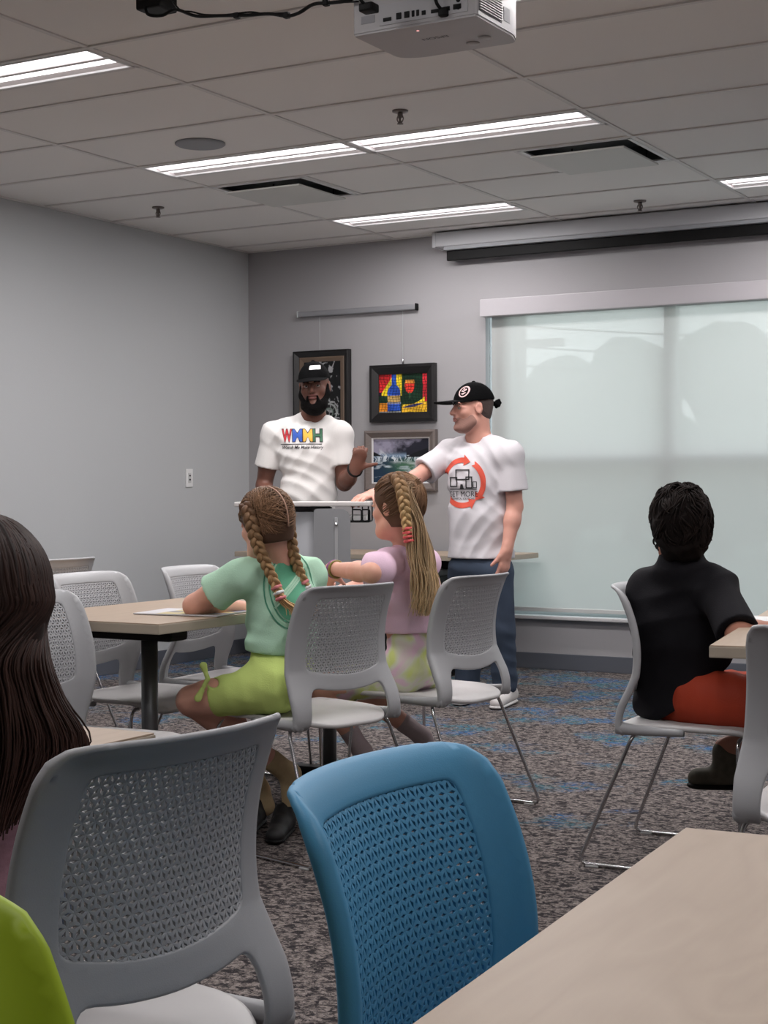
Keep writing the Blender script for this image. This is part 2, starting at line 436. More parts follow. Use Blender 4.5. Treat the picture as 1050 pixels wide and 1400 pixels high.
_n = m_glass.node_tree.nodes; _n.clear(); _o = _n.new('ShaderNodeOutputMaterial'); _t = _n.new('ShaderNodeBsdfTransparent'); _g = _n.new('ShaderNodeBsdfGlossy'); _x = _n.new('ShaderNodeMixShader')
_t.inputs[0].default_value = (.93, .96, .95, 1); _g.inputs[1].default_value = .02; _x.inputs[0].default_value = .06
m_glass.node_tree.links.new(_t.outputs[0], _x.inputs[1]); m_glass.node_tree.links.new(_g.outputs[0], _x.inputs[2]); m_glass.node_tree.links.new(_x.outputs[0], _o.inputs[0])
Geo().box((WX0, YW+.06, WZ0+.05), (-4.408, YW+.066, WZ1-.05)).part('pane', m_glass, win)
m_glass_low = m_glass.copy(); m_glass_low.name = 'tinted_lower_glass'
for _q in m_glass_low.node_tree.nodes:
    if _q.type == 'BSDF_TRANSPARENT': _q.inputs[0].default_value = (.72, .76, .75, 1)
for x0, x1 in ((-4.30, -3.28), (-3.205, -2.165), (-2.09, WX1-.1)):
    stile('transom', x0, x1, 1.295, 1.345)
    for z0, z1 in ((WZ0+.05, 1.295), (1.345, WZ1-.05)):
        Geo().box((x0, YW+.06, z0), (x1, YW+.066, z1)).part('pane', m_glass if z0 > 1 else m_glass_low, win)

# roller shade in front of the window
m_fab = bpy.data.materials.new('shade_weave'); m_fab.use_nodes = True
_nt = m_fab.node_tree; _n = _nt.nodes; _n.clear(); _o = _n.new('ShaderNodeOutputMaterial')
_d = _n.new('ShaderNodeBsdfDiffuse'); _d.inputs[0].default_value = (.44, .445, .44, 1)
_tl = _n.new('ShaderNodeBsdfTranslucent'); _tl.inputs[0].default_value = (.60, .61, .58, 1)
_tr = _n.new('ShaderNodeBsdfTransparent'); _tr.inputs[0].default_value = (.97, 1, .99, 1)
_a = _n.new('ShaderNodeMixShader'); _a.inputs[0].default_value = .2; _b = _n.new('ShaderNodeMixShader')
_tc = _n.new('ShaderNodeTexCoord'); _mp = _n.new('ShaderNodeMapping'); _mp.inputs['Scale'].default_value = (300, 1, 300)
_ck = _n.new('ShaderNodeTexNoise'); _ck.inputs['Scale'].default_value = 1.0
_mr = _n.new('ShaderNodeMapRange'); _mr.inputs['To Min'].default_value = .022; _mr.inputs['To Max'].default_value = .038
_nt.links.new(_tc.outputs['Object'], _mp.inputs[0]); _nt.links.new(_mp.outputs[0], _ck.inputs[0]); _nt.links.new(_ck.outputs[0], _mr.inputs['Value'])
_nt.links.new(_mr.outputs[0], _b.inputs[0])
_nt.links.new(_d.outputs[0], _a.inputs[1]); _nt.links.new(_tl.outputs[0], _a.inputs[2]); _nt.links.new(_a.outputs[0], _b.inputs[1]); _nt.links.new(_tr.outputs[0], _b.inputs[2]); _nt.links.new(_b.outputs[0], _o.inputs[0])
sh = thing('roller_shade', 'pale green grey see-through roller shade drawn down over the window', 'window shade', (-2.8, YW-.03, WZ0))
Geo().add([(-4.407, YW-.023, .385), (WX1+.02, YW-.023, .385), (WX1+.02, YW-.023, 2.25), (-4.407, YW-.023, 2.25)], [(0, 1, 2, 3)]).part('shade_fabric', m_fab, sh)
Geo().bbox((-4.407, YW-.031, .362), (WX1+.02, YW-.015, .388), .004).part('bottom_rail', mat('shade_rail', rgb(196, 198, 196), .5), sh)
Geo().bbox((-4.455, YW-.10, 2.225), (WX1+.05, YW-.001, 2.335), .006).part('valance', mat('valance_paint', rgb(174, 170, 174), .5), sh)

# ceiling: backing, hung grid, tiles one by one
ce = struct('ceiling', Geo().box((XW-.1, YF-.1, HC+.10), (XR+.1, YW+.1, HC+.16)), m_plenum, 'white suspended ceiling of rectangular mineral tiles')
xs = [XW]+[GX+TX*i for i in range(0, 7) if GX+TX*i < XR]+[XR]
ys = [YF]+[GY+TY*j for j in range(-14, 5)]+[YW]
holes = {}                                    # (i, j) -> the share of the cell that stays tile: x0, x1, y0, y1
LIGHTS = [(0, -3), (0, 0), (1, 0), (0, 3), (2, 3), (2, -3), (1, -6), (3, -6), (4, -3), (3, 0), (4, 3), (2, -9), (4, -9)]
REAR = [(1, -6), (3, -6), (4, -3), (3, 0), (4, 3), (2, -9), (4, -9)]  # unseen lights outside the view, added as fill for the foreground
DIFF = [(0, 1, 0.0), (1, 1, .5)]
g = Geo(); b2 = .011
for x in xs[1:-1]: g.box((x-b2, YF, HC-.003), (x+b2, YW, HC+.025))
for y in ys[1:-1]: g.box((XW, y-b2, HC-.004), (XR, y+b2, HC+.024))
g.box((XW, YF, HC-.004), (XW+.022, YW, HC+.02)); g.box((XW, YW-.022, HC-.004), (XR, YW, HC+.02))
grid_bars = g
def tile(x0, x1, y0, y1):
    k = (round(x1-x0, 3), round(y1-y0, 3))
    if k not in holes:
        holes[k] = mesh_from('ceiling_tile', *(lambda q: (q.V, q.F))(Geo().bbox((-k[0]/2+.004, -k[1]/2+.004, 0), (k[0]/2-.004, k[1]/2-.004, .016), .003)), m_tile, False)
    obj('ceiling_tile', holes[k], ce, ((x0+x1)/2, (y0+y1)/2, HC+.002+RNG.uniform(0, .0015)))
for a in range(len(xs)-1):
    for b_ in range(len(ys)-1):
        x0, x1, y0, y1 = xs[a], xs[a+1], ys[b_], ys[b_+1]
        i, j = a-1, b_-15
        if (i, j) in LIGHTS: tile(x0, x1, y0+.305, y1); grid_bars.box((x0, y0+.305-b2, HC-.003), (x1, y0+.305+b2, HC+.024)); continue
        dd = [d for d in DIFF if d[:2] == (i, j)]
        if dd:
            f = dd[0][2]; xm = x0+TX*.5; grid_bars.box((xm-b2, y0, HC-.003), (xm+b2, y1, HC+.024))
            tile(*((xm, x1) if f == 0 else (x0, xm)), y0, y1); continue
        tile(x0, x1, y0, y1)
grid_bars.part('ceiling_grid', m_grid, ce, kind='stuff')

# lit troffers
m_lens = bpy.data.materials.new('lamp_lens'); m_lens.use_nodes = True
_b = m_lens.node_tree.nodes['Principled BSDF']; _b.inputs['Base Color'].default_value = (.9, .9, .9, 1)
_b.inputs['Emission Color'].default_value = (1, .97, .985, 1); _b.inputs['Emission Strength'].default_value = TROFFER_GLOW
m_refl = mat('troffer_reflector', rgb(226, 220, 220), .45)
LTXT = {(0, -3): 'lit ceiling light at the left edge, nearest the camera', (0, 0): 'lit ceiling light just beyond the round speaker, left of its end-to-end pair',
        (1, 0): 'lit ceiling light right of its end-to-end pair, in front of the square air vent', (0, 3): 'lit ceiling light farthest back, above the two men',
        (2, 3): 'lit ceiling light at the right edge near the projection screen', (2, -3): 'lit ceiling light partly hidden behind the projector'}
LTXT.update({k: 'unseen ceiling light '+w for k, w in zip(REAR, ('just behind the photographer', 'behind and right of the photographer', 'beside the right wall, level with the photographer', 'in front of the right wall, middle row', 'at the right end of the window', 'near the rear wall', 'in the rear right corner'))})
for (i, j) in LIGHTS:
    x0 = GX+TX*i+.012; x1 = x0+TX-.024; y0 = GY+TY*j+.012; y1 = y0+.281; yc = (y0+y1)/2
    t = thing('ceiling_light', LTXT[(i, j)], 'ceiling light', ((x0+x1)/2, yc, HC), 0, 'strip lights out of the frame' if (i, j) in REAR else 'strip lights in the ceiling')
    g = Geo()      # trough: back, ends, sloping sides, frame lip
    g.box((x0, y0, HC+.055), (x1, y1, HC+.06))
    for e in (x0, x1-.004): g.box((e, y0, HC), (e+.004, y1, HC+.055))
    for a, c in ((y0, y0+.004), (y1-.004, y1)): g.box((x0, a, HC), (x1, c, HC+.055))
    g.part('housing', m_refl, t)
    g = Geo()
    for a, c in ((y0, y0+.012), (y1-.012, y1)): g.bbox((x0, a, HC-.006), (x1, c, HC+.004), .002)
    for a, c in ((x0, x0+.014), (x1-.014, x1)): g.bbox((a, y0, HC-.006), (c, y1, HC+.004), .002)
    g.part('frame', m_white, t)
    Geo().bbox((x0+.02, yc-.012, HC-.002), (x1-.02, yc+.012, HC+.05), .003).part('centre_rib', m_refl, t)
    for a, c in ((yc-.095, yc-.014), (yc+.014, yc+.095)):
        Geo().bbox((x0+.02, a, HC+.010), (x1-.02, c, HC+.022), .004).part('lens', m_lens, t)
    for a, c, sg in ((y0+.014, yc-.097, -1), (yc+.097, y1-.014, 1)):
        Geo().add([(x0+.016, a, HC+(.002 if sg < 0 else .02)), (x1-.016, a, HC+(.002 if sg < 0 else .02)), (x1-.016, c, HC+(.02 if sg < 0 else .002)), (x0+.016, c, HC+(.02 if sg < 0 else .002))], [(0, 1, 2, 3)]).part('reflector', m_refl, t)
    ld = bpy.data.lights.new('troffer_lamp', 'AREA'); ld.shape = 'RECTANGLE'; ld.size = TX-.1; ld.size_y = .2; ld.energy = TROFFER_W*(.58 if (i, j) in REAR else .66 if j == 3 else 1); ld.color = (1, .965, .965)
    lo = bpy.data.objects.new('troffer_lamp', ld); COL.objects.link(lo); lo.location = ((x0+x1)/2, yc, HC-.012)

# square plaque air vents
for (i, j, f), lab in zip(DIFF, ('square ceiling air vent left, above the two paintings', 'square ceiling air vent right, beside the projection screen case')):
    x0 = GX+TX*(i+f)+.012; x1 = x0+TX/2-.024; y0 = GY+TY*j+.012; y1 = y0+TY-.024; xc, yc = (x0+x1)/2, (y0+y1)/2
    t = thing('air_vent', lab, 'air vent', (xc, yc, HC))
    g = Geo(); g.box((x0, y0, HC+.085), (x1, y1, HC+.09))
    for e in (x0, x1-.003): g.box((e, y0, HC), (e+.003, y1, HC+.085))
    for e in (y0, y1-.003): g.box((x0, e, HC), (x1, e+.003, HC+.085))
    g.part('vent_box', mat('vent_inside', rgb(96, 98, 98), .7), t)
    g = Geo()
    for a, c in ((y0, y0+.022), (y1-.022, y1)): g.bbox((x0, a, HC-.005), (x1, c, HC+.004), .002)
    for a, c in ((x0, x0+.022), (x1-.022, x1)): g.bbox((a, y0, HC-.005), (c, y1, HC+.004), .002)
    g.part('frame', m_white, t)
    Geo().bbox((x0+.05, y0+.05, HC-.034), (x1-.05, y1-.05, HC-.024), .004).part('plaque', mat('vent_plaque', rgb(206, 206, 202), .6), t)
    for sx_ in (-1, 1):
        Geo().tube([(xc+sx_*.2, yc+.18, HC-.026), (xc+sx_*.2, yc+.18, HC+.085)], .004, 6).part('hanger_rod', m_black, t)
# ceiling speaker
t = thing('ceiling_speaker', 'round grey flush ceiling speaker in front of the left strip light', 'speaker', (-4.515, 6.16, HC))
Geo().lathe([(.001, -.010), (.095, -.010), (.112, -.008), (.12, -.003), (.12, .002), (.001, .002)], (-4.515, 6.16, HC), 40).part('grille', mat('speaker_grille', rgb(150, 152, 156), .6, bump=(900, .5, U3)), t, True)
# sprinklers
for p, lab in (((-3.375, 6.075), 'chrome fire sprinkler nearest the projector'), ((-5.745, 7.421), 'chrome fire sprinkler near the left wall'), ((-3.238, 8.663), 'chrome fire sprinkler in front of the projection screen case')):
    t = thing('fire_sprinkler', lab, 'sprinkler', (p[0], p[1], HC), 0, 'sprinklers under the ceiling')
    c = (p[0], p[1], HC); m_spr = bpy.data.materials.get('sprinkler_metal') or mat('sprinkler_metal', rgb(120, 112, 108), .3, .9)
    Geo().lathe([(.001, -.007), (.026, -.007), (.035, -.004), (.036, .003), (.001, .003)], c, 24).part('escutcheon', m_spr, t, True)
    Geo().lathe([(.001, -.052), (.006, -.05), (.006, -.035), (.009, -.03), (.012, -.018), (.012, -.004)], c, 12).part('body', m_spr, t, True)
    g = Geo()
    for s_ in (-1, 1): g.tube(catmull([(c[0]+s_*.011, c[1], HC-.02), (c[0]+s_*.015, c[1], HC-.035), (c[0]+s_*.006, c[1], HC-.052)], 4), .003, 6)
    g.part('yoke', m_spr, t); Geo().lathe([(.001, -.058), (.014, -.057), (.014, -.054), (.001, -.053)], c, 16).part('deflector', m_spr, t)
# projection screen case on the wall head
m_case = mat('screen_case_white', rgb(186, 187, 191), .5)
t = thing('projection_screen', 'long white ceiling-mounted projection screen case with black lower bar, above window', 'projection screen', (-3.3, YW-.07, 2.67))
Geo().bbox((-4.755, YW-.135, 2.685), (-1.75, YW-.004, HC-.006), .008).part('case', m_case, t)
Geo().bbox((-4.775, YW-.14, 2.68), (-4.748, YW-.003, HC-.005), .006).part('end_cap', m_case, t)
Geo().bbox((-4.70, YW-.125, 2.662), (-1.8, YW-.02, 2.688), .004).part('case_lip', mat('case_lip_grey', rgb(160, 162, 166), .5), t)
Geo().bbox((-4.695, YW-.09, 2.598), (-1.8, YW-.07, 2.664), .006).part('screen_bar', m_black, t)
# wall plate
t = thing('wall_plate', 'small white wall plate with dark slots on the left wall', 'wall plate', (XW+.004, 8.447, 1.213))
Geo().bbox((XW, 8.410, 1.152), (XW+.008, 8.484, 1.272), .003).part('plate', m_white, t)
Geo().bbox((XW+.007, 8.432, 1.18), (XW+.011, 8.462, 1.245), .002).part('rocker', mat('rocker_grey', rgb(196, 196, 196), .4), t)
Geo().box((XW+.010, 8.440, 1.222), (XW+.013, 8.454, 1.232)).box((XW+.010, 8.440, 1.196), (XW+.013, 8.454, 1.206)).part('slot', m_black, t)

# ---------------------------------------------------------------- outdoors, seen faintly through the shade
m_lawn = mat('lawn_grass', rgb(140, 150, 136), .95, vary=(3, .3, U3)); m_leaf = mat('tree_leaves', rgb(96, 108, 92), .9, vary=(9, .35, U3)); m_bark = mat('tree_bark', rgb(80, 68, 58), .9)
lw = struct('ground_outside', Geo().box((-120, YW+.3, -.5), (60, 140, -.4)), m_lawn); lw['label'] = 'lawn outside the window'
random.seed(3)
def tree(px, top_y, D, wpx, lab):
    base = on_z(px, 700, 0.0)*0; c = at(px, 670, D); gz = -.4; top = at(px, top_y, D)[2]; W = wpx/FPX*D
    t = thing('broad_tree', lab, 'tree', (c[0], c[1], gz), 0, 'trees outside the window')
    g = Geo(); g.tube(catmull([(c[0], c[1], gz), (c[0]+.1, c[1], gz+(top-gz)*.25), (c[0], c[1], gz+(top-gz)*.55)], 4), [.28]*4+[.22]*4+[.15], 8); g.part('trunk', m_bark, t, True)
    f = Field((c[0]-W*.75, c[1]-W*.6, gz-.2), (c[0]+W*.75, c[1]+W*.6, top+1.5), max(W/34, .12))
    for k in range(16):
        a = random.uniform(0, 6.28); q = random.uniform(0, .38)*W; zz = gz+.6+(top-gz-.6)*random.uniform(.1, .82)
        rr = random.uniform(.18, .30)*W; f.ell((c[0]+q*math.cos(a), c[1]+q*math.sin(a)*.7, min(zz, top-rr*.7)), (rr, rr, rr*.8), k=.2)
    f.ell((c[0], c[1], top-.26*W), (.3*W, .3*W, .26*W), k=.3)
    s1, s2, s3 = (random.uniform(0, 6) for _ in range(3))
    f.disp(lambda x, y, z: .16*np.sin(2.6*x+s1)*np.sin(2.9*y+s2)*np.sin(3.1*z+s3)+.10*np.sin(6.1*x+s2)*np.sin(5.3*y+s3)*np.sin(6.7*z+s1))
    V, F = f.mesh(); V, F = drop_small(V, F)
    part('crown', V, F, m_leaf, t, True)
for a in ((765, 490, 34, 150, "low round tree behind the shade beside the man with the orange logo"), (862, 462, 44, 190, "middle round tree behind the shade above the seated boy"), (985, 438, 34, 210, "tallest tree at the right behind the shade"),
          (1100, 445, 46, 190, 'tree at the far right behind the shade'), (690, 545, 44, 120, 'smallest tree at the left behind the shade')): tree(*a)
t = thing('utility_pole', 'thin utility pole with wires crossing above the trees', 'pole', (*at(712, 670, 24)[:2], -.4))
p0 = at(712, 670, 24); zt = at(712, 395, 24)[2]
Geo().tube([(p0[0], p0[1], -.4), (p0[0], p0[1], zt)], .09, 10).part('post', m_bark, t, True)
Geo().bbox((p0[0]-.7, p0[1]-.06, zt-.9), (p0[0]+.7, p0[1]+.06, zt-.78), .01).part('cross_arm', m_bark, t)
for yy in (474, 500, 446):
    a = at(712, yy, 24); e = at(1500, yy-60, 30); g = Geo(); g.tube([a+(e-a)*k/12-np.array([0, 0, .5*math.sin(math.pi*k/12)]) for k in range(13)], .016, 5); g.part('wire', m_black, t)
# ---------------------------------------------------------------- stacking chairs with a pierced back
PROF = catmull([(.400,-.226),(.418,-.243),(.45,-.248),(.49,-.243),(.53,-.236),(.58,-.229),(.63,-.227),(.68,-.232),(.73,-.244),(.775,-.261),(.805,-.275),(.819,-.283),(.828,-.291),(.833,-.301)], 6)
_seg = np.linalg.norm(np.diff(PROF, axis=0), axis=1); PT = np.concatenate([[0], np.cumsum(_seg)]); TT = PT[-1]
def back_map(x, t):
    z = np.interp(t, PT, PROF[:, 0]); y = np.interp(t, PT, PROF[:, 1])
    hw = np.interp(t, [0, .10, .2, .32, TT-.03, TT], [.219, .220, .208, .200, .193, .193]); xx = x/.22*hw
    c = np.interp(t, [0, .09, .18, TT-.05, TT], [.006, .020, .045, .045, .045])
    return (xx, y+c*(x/.22)**2, z)
def back_outline():
    r = [(.175, 0), (.222, 0), (.222, .1), (.222, TT-.0), (-.222, TT-.0), (-.222, .1), (-.222, 0), (-.175, 0)]
    inner = [(-.172, .075), (-.156, .136), (-.09, .124), (0, .118), (.09, .124), (.156, .136), (.172, .075)]
    return round_poly(r+inner, [.006, .012, .05, .062, .062, .05, .012, .006, .04, .03, .04, .04, .04, .03, .04])
PANEL = round_poly([(-.172, TT-.044), (-.172, .184), (-.09, .166), (0, .160), (.09, .166), (.172, .184), (.172, TT-.044)], [.022, .022, .05, .05, .05, .022, .022])
def chair_meshes():
    out = {}
    v2, F = fill2d(back_outline(), [PANEL], .0105, .008)
    def th(x, t):
        e = max(0, 1-(.222-abs(x))/.05); q = max(0, 1-(TT-t)/.03)
        return (.004+.002*e, .005+.012*e*e*min(1, (TT-t)/.04))
    out['backrest'] = shell(v2, F, back_map, th, 1.0)
    # pierced panel: triangular lattice with a diamond hole on every edge
    a = .0185; hgt = a*math.sqrt(3)/2; nodes = {}; tris = []
    big = [(x*1.03, .0+(t-.27)*1.03+.27) for x, t in PANEL]
    for rr in range(0, 24):
        for cc in range(-13, 14): nodes[(rr, cc)] = (cc*a+(a/2 if rr % 2 else 0), .142+rr*hgt)
    for rr in range(0, 23):
        for cc in range(-13, 13):
            o = 0 if rr % 2 == 0 else 1
            for q in (((rr, cc), (rr, cc+1), (rr+1, cc+o)), ((rr+1, cc+o), (rr, cc+1), (rr+1, cc+o+1))):
                if all(k in nodes for k in q): tris.append(q)
    PV = []; PF = []
    def pt(x, t, off):
        p = np.array(back_map(x, t)); e = 1e-4
        n = np.cross(np.array(back_map(x+e, t))-p, np.array(back_map(x, t+e))-p); n /= np.linalg.norm(n); PV.append(p+n*off); return len(PV)-1
    for q in tris:
        P = [np.array(nodes[k]) for k in q]; C = sum(P)/3
        if not in_poly(C, big): continue
        ring = []
        for i in range(3):
            A, B = P[i], P[(i+1) % 3]; m = (A+B)/2; d = B-A
            ring.append((A+d*.22, m+(C-m)*.46, A+d*.78))
        top, bot, apx = {}, {}, []
        for i in range(3):
            for nm, p, o1, o2 in ((('n', i), P[i], .0018, -.0022), (('a', i), ring[i][0], .0018, -.0022), (('p', i), ring[i][1], .0032, -.0032), (('b', i), ring[i][2], .0018, -.0022)):
                top[nm] = pt(p[0], p[1], o1); bot[nm] = pt(p[0], p[1], o2)
        fs = [[('p', 0), ('p', 1), ('p', 2)]]
        for i in range(3):
            j = (i+2) % 3; fs += [[('n', i), ('a', i), ('p', i)], [('n', i), ('p', i), ('p', j)], [('n', i), ('p', j), ('b', j)]]
        for f in fs: PF.append([top[k] for k in f]); PF.append([bot[k] for k in f[::-1]])
        for i in range(3):
            for u_, v_ in ((('a', i), ('p', i)), (('p', i), ('b', i))): PF.append([top[v_], top[u_], bot[u_], bot[v_]])
    out['pierced_panel'] = (PV, PF)
    # seat
    pl = round_poly([(-.205, -.17), (-.12, -.268), (.12, -.268), (.205, -.17), (.222, .08), (.205, .225), (-.205, .225), (-.222, .08)], [.06, .09, .09, .06, .1, .07, .07, .1])
    v2, F = fill2d(pl, [], .03, .014)
    def sm(x, y):
        z = .432-.012*(1-min(1, (x/.21)**2))*(1-min(1, (y/.22)**2))
        if y > .10: z -= (y-.10)**2*2.0
        if y < -.1: z -= (y+.1)**2*.7
        return (x, y, z-.004)
    out['seat'] = shell(v2, F, sm, lambda x, y: (.004, .012), .9)
    for sd, s in (('l', -1), ('r', 1)):      # rails that carry the back forward along the seat
        g = Geo()
        pth = catmull([(s*.212, -.236, .416), (s*.215, -.19, .413), (s*.218, -.12, .412), (s*.219, -.03, .413)], 5)
        rr = np.linspace(.020, .011, len(pth)); g.tube(pth, rr, 10)
        out['seat_rail'+sd] = (g.V, g.F)
    for nm, s in (('l', -1), ('r', 1)):
        g = Geo(); g.tube(fillet([(s*.10, -.17, .402), (s*.215, -.185, .402), (s*.255, -.345, .007), (s*.255, .15, .007), (s*.222, .13, .402), (s*.10, .13, .402)], .035, 5), .0058, 8)
        out['leg'+nm] = (g.V, g.F)
        for q_, yy in (('a', -.30), ('b', .10)):
            g = Geo().bbox((s*.255-.008, yy-.02, .0), (s*.255+.008, yy+.02, .006), .002); out['glide'+nm+q_] = (g.V, g.F)
    return out
CM = chair_meshes()
m_grey = mat('grey_plastic', rgb(168, 169, 172), .42, spec=.4, bump=(500, .05, U3)); m_seat = mat('top_lit_grey_plastic', rgb(192, 190, 190), .42, spec=.4)  # seat copy of the grey plastic, paled for light falling from above
m_blue = mat('blue_plastic', rgb(78, 146, 186), .5, spec=.4, bump=(500, .05, U3)); m_lime = mat('lime_plastic', rgb(158, 182, 40), .45, spec=.4)
m_glide = mat('clear_glide', rgb(190, 190, 190), .4)
CHMESH = {}
def chair(label, x, y, deg, col='grey'):
    root = thing('stacking_chair', label, 'chair', (x, y, 0), math.radians(deg), 'stacking chairs with pierced backs')
    mm = {'grey': m_grey, 'blue': m_blue, 'lime': m_lime}[col]
    for nm, mt in (('backrest', mm), ('pierced_panel', mm), ('seat', m_seat if col == 'grey' else mm), ('seat_raill', mm), ('seat_railr', mm), ('legl', m_chrome), ('glidela', m_glide), ('glidelb', m_glide), ('legr', m_chrome), ('glidera', m_glide), ('gliderb', m_glide)):
        k = (nm, mt.name)
        plain = 'glide' if nm.startswith('glide') else 'leg' if nm.startswith('leg') else 'seat_rail' if nm.startswith('seat_rail') else nm
        if k not in CHMESH: CHMESH[k] = mesh_from(plain, *CM[nm], mt, plain not in ('pierced_panel', 'glide'))
        if nm.startswith('glide'): obj('glide', CHMESH[k], leg)
        else:
            ob = obj(plain, CHMESH[k], root)
            if plain == 'leg': leg = ob; ob['label'] = 'chrome wire sled leg'
    return root
chair('big grey chair with pierced back nearest the camera, lower left', -1.431, 1.600, 83)
chair('bright blue chair with pierced back facing the near wooden table', -.580, 1.462, -89.0, 'blue')
chair('lime green chair, only its back edge showing at the lower left corner', -.588, .690, -90, 'lime')
chair('grey chair the girl in the mint green shirt sits on', -2.762, 4.283, 76)
chair('grey chair the girl in the pink shirt sits on', -2.672, 4.943, 85)
chair('grey chair the boy in the black shirt sits on', -1.508, 4.671, -88)
chair('grey chair cut off at the right edge, pushed up to the table end', -.832, 3.627, 2.6)
chair('empty grey chair at the left wall side of the long table, nearer the dark-haired girl', -3.455, 4.36, -90)
chair('empty grey chair at the left wall side of the long table, nearer the lectern', -3.43, 4.95, -86)
chair('empty grey chair at the near end of the long table, half hidden by dark hair', -2.90, 3.44, -90)
chair('grey chair farthest left by the wall, only its back top showing', -4.86, 5.30, 90)

# ---------------------------------------------------------------- tables
def wood():
    m = bpy.data.materials.new('maple_laminate'); m.use_nodes = True; n = m.node_tree.nodes; l = m.node_tree.links; b = n['Principled BSDF']
    b.inputs['Roughness'].default_value = .42; b.inputs['Specular IOR Level'].default_value = .35
    t = n.new('ShaderNodeTexCoord'); mp = n.new('ShaderNodeMapping'); mp.inputs['Scale'].default_value = (3.0, .8, 1); l.new(t.outputs['Object'], mp.inputs[0])
    z = n.new('ShaderNodeTexNoise'); z.inputs['Scale'].default_value = 1.5; z.inputs['Detail'].default_value = 3; z.inputs['Distortion'].default_value = 1.0; l.new(mp.outputs[0], z.inputs[0])
    ml = n.new('ShaderNodeMath'); ml.operation = 'MULTIPLY'; ml.inputs[1].default_value = 9; l.new(z.outputs[0], ml.inputs[0])
    fr = n.new('ShaderNodeMath'); fr.operation = 'PINGPONG'; fr.inputs[1].default_value = .5; l.new(ml.outputs[0], fr.inputs[0])
    mp2 = n.new('ShaderNodeMapping'); mp2.inputs['Scale'].default_value = (160, 6, 1); l.new(t.outputs['Object'], mp2.inputs[0])
    z2 = n.new('ShaderNodeTexNoise'); z2.inputs['Scale'].default_value = 1; z2.inputs['Detail'].default_value = 4; l.new(mp2.outputs[0], z2.inputs[0])
    av = n.new('ShaderNodeMix'); av.inputs['Factor'].default_value = .3; l.new(fr.outputs[0], av.inputs['A']); l.new(z2.outputs[0], av.inputs['B'])
    r = n.new('ShaderNodeValToRGB'); r.color_ramp.elements[0].position = .0; r.color_ramp.elements[0].color = rgb(160, 140, 121); r.color_ramp.elements[1].position = .7; r.color_ramp.elements[1].color = rgb(170, 151, 132)
    l.new(av.outputs['Result'], r.inputs[0]); l.new(r.outputs[0], b.inputs['Base Color']); return m
m_wood = wood(); m_edge = mat('table_edge_band', rgb(164, 153, 138), .5); m_post = mat('table_steel_grey', rgb(112, 114, 116), .4, .6)
def table(label, x0, x1, y0, y1, rot=0.0, pivot=None, z=.735, legs=True, t_=.032):
    """a flip-top table: top, edge band, two T legs on feet, under-frame; corner (x0, y0)"""
    cx, cy = (x0+x1)/2, (y0+y1)/2; w_, d_ = x1-x0, y1-y0
    if pivot is None: pivot = (cx, cy)
    v = Rz(math.radians(rot))@np.array([cx-pivot[0], cy-pivot[1], 0])
    r = thing('training_table', label, 'table', (pivot[0]+v[0], pivot[1]+v[1], 0), math.radians(rot), 'wood topped training tables')
    a, b = w_/2, d_/2
    Geo().bbox((-a+.002, -b+.002, z-.004), (a-.002, b-.002, z), .0015).local('tabletop', m_wood, r)
    Geo().bbox((-a, -b, z-t_), (a, b, z-.003), .003).local('edge_band', m_edge, r)
    long_y = d_ > w_
    g = Geo()
    for s in (-1, 1):
        q = (b if long_y else a)-.36
        px, py = (0, s*q) if long_y else (s*q, 0); px += .0
        Geo().lathe([(.001, .03), (.027, .03), (.027, z-.075), (.001, z-.075)], (px, py, 0), 20).local('leg', m_post, r, True)
        L = (a if long_y else b)-.06
        lo, hi = ((px-L, py-.03, .018), (px+L, py+.03, .062)) if long_y else ((px-.03, py-L, .018), (px+.03, py+L, .062))
        Geo().bbox(lo, hi, .012).local('foot', m_black, r)
        lo, hi = ((px-.21, py-.05, z-.09), (px+.12, py+.05, z-t_)) if long_y else ((px-.05, py-.21, z-.09), (px+.05, py+.12, z-t_))
        Geo().bbox(lo, hi, .012).local('flip_bracket', m_black, r)
        for e in (-1, 1):
            c = (px+e*(L-.03), py, 0) if long_y else (px, py+e*(L-.03), 0)
            Geo().lathe([(.001, 0), (.018, 0), (.02, .006), (.012, .02), (.001, .02)], c, 12).local('levelling_foot', m_black, r, True)
    return r
table('wooden table nearest the camera at the lower right, bare top', -.607, .16, -.07, 1.768, 3.6, (-.607, 1.768))
table('long wooden table the two girls with braids sit at', -3.52, -2.885, 3.72, 5.55)
table('small stretch of wooden table showing between dark hair and big grey chair', -2.33, -1.594, .22, 2.047, 0)
table('wooden table at the right edge in front of the boy in black', -1.262, -.50, 3.863, 5.69, 9.5, (-1.262, 3.863))
table('wooden table under the paintings behind the two men', -5.90, -4.05, 8.40, 9.05)
table('wooden table by the left wall, its end showing beyond the chairs', -5.95, -4.40, 4.80, 5.44)

# ---------------------------------------------------------------- lectern
LP = at(417, 700, 8.15); LA = math.radians(27); LR = Rz(LA)
t = thing('lectern', 'grey standing lectern with a thin flat top and curved front panel', 'lectern', (LP[0], LP[1], 0), LA)
m_lg = mat('lectern_grey_steel', rgb(120, 121, 125), .6, 0); m_lt = mat('lectern_top', rgb(196, 192, 190), .5)
Geo().bbox((-.345, -.16, 1.046), (.345, .30, 1.070), .006).local('top', m_lt, t)
ou = [(.17*math.sin(q)+.06, -.09-.05*math.cos(q)*1.0) for q in np.linspace(-1.5, 1.5, 17)]
inn = [((x-.06)*.97+.06, y+.008) for x, y in ou[::-1]]
g = Geo(); g.prism([(x-.0, y) for x, y in ou+inn], .10, 1.018); g.local('front_panel', m_lg, t, True)
pl = round_poly([(.06, .55), (.245, .55), (.245, 1.035), (.06, 1.035)], [.01, .01, .06, .02])
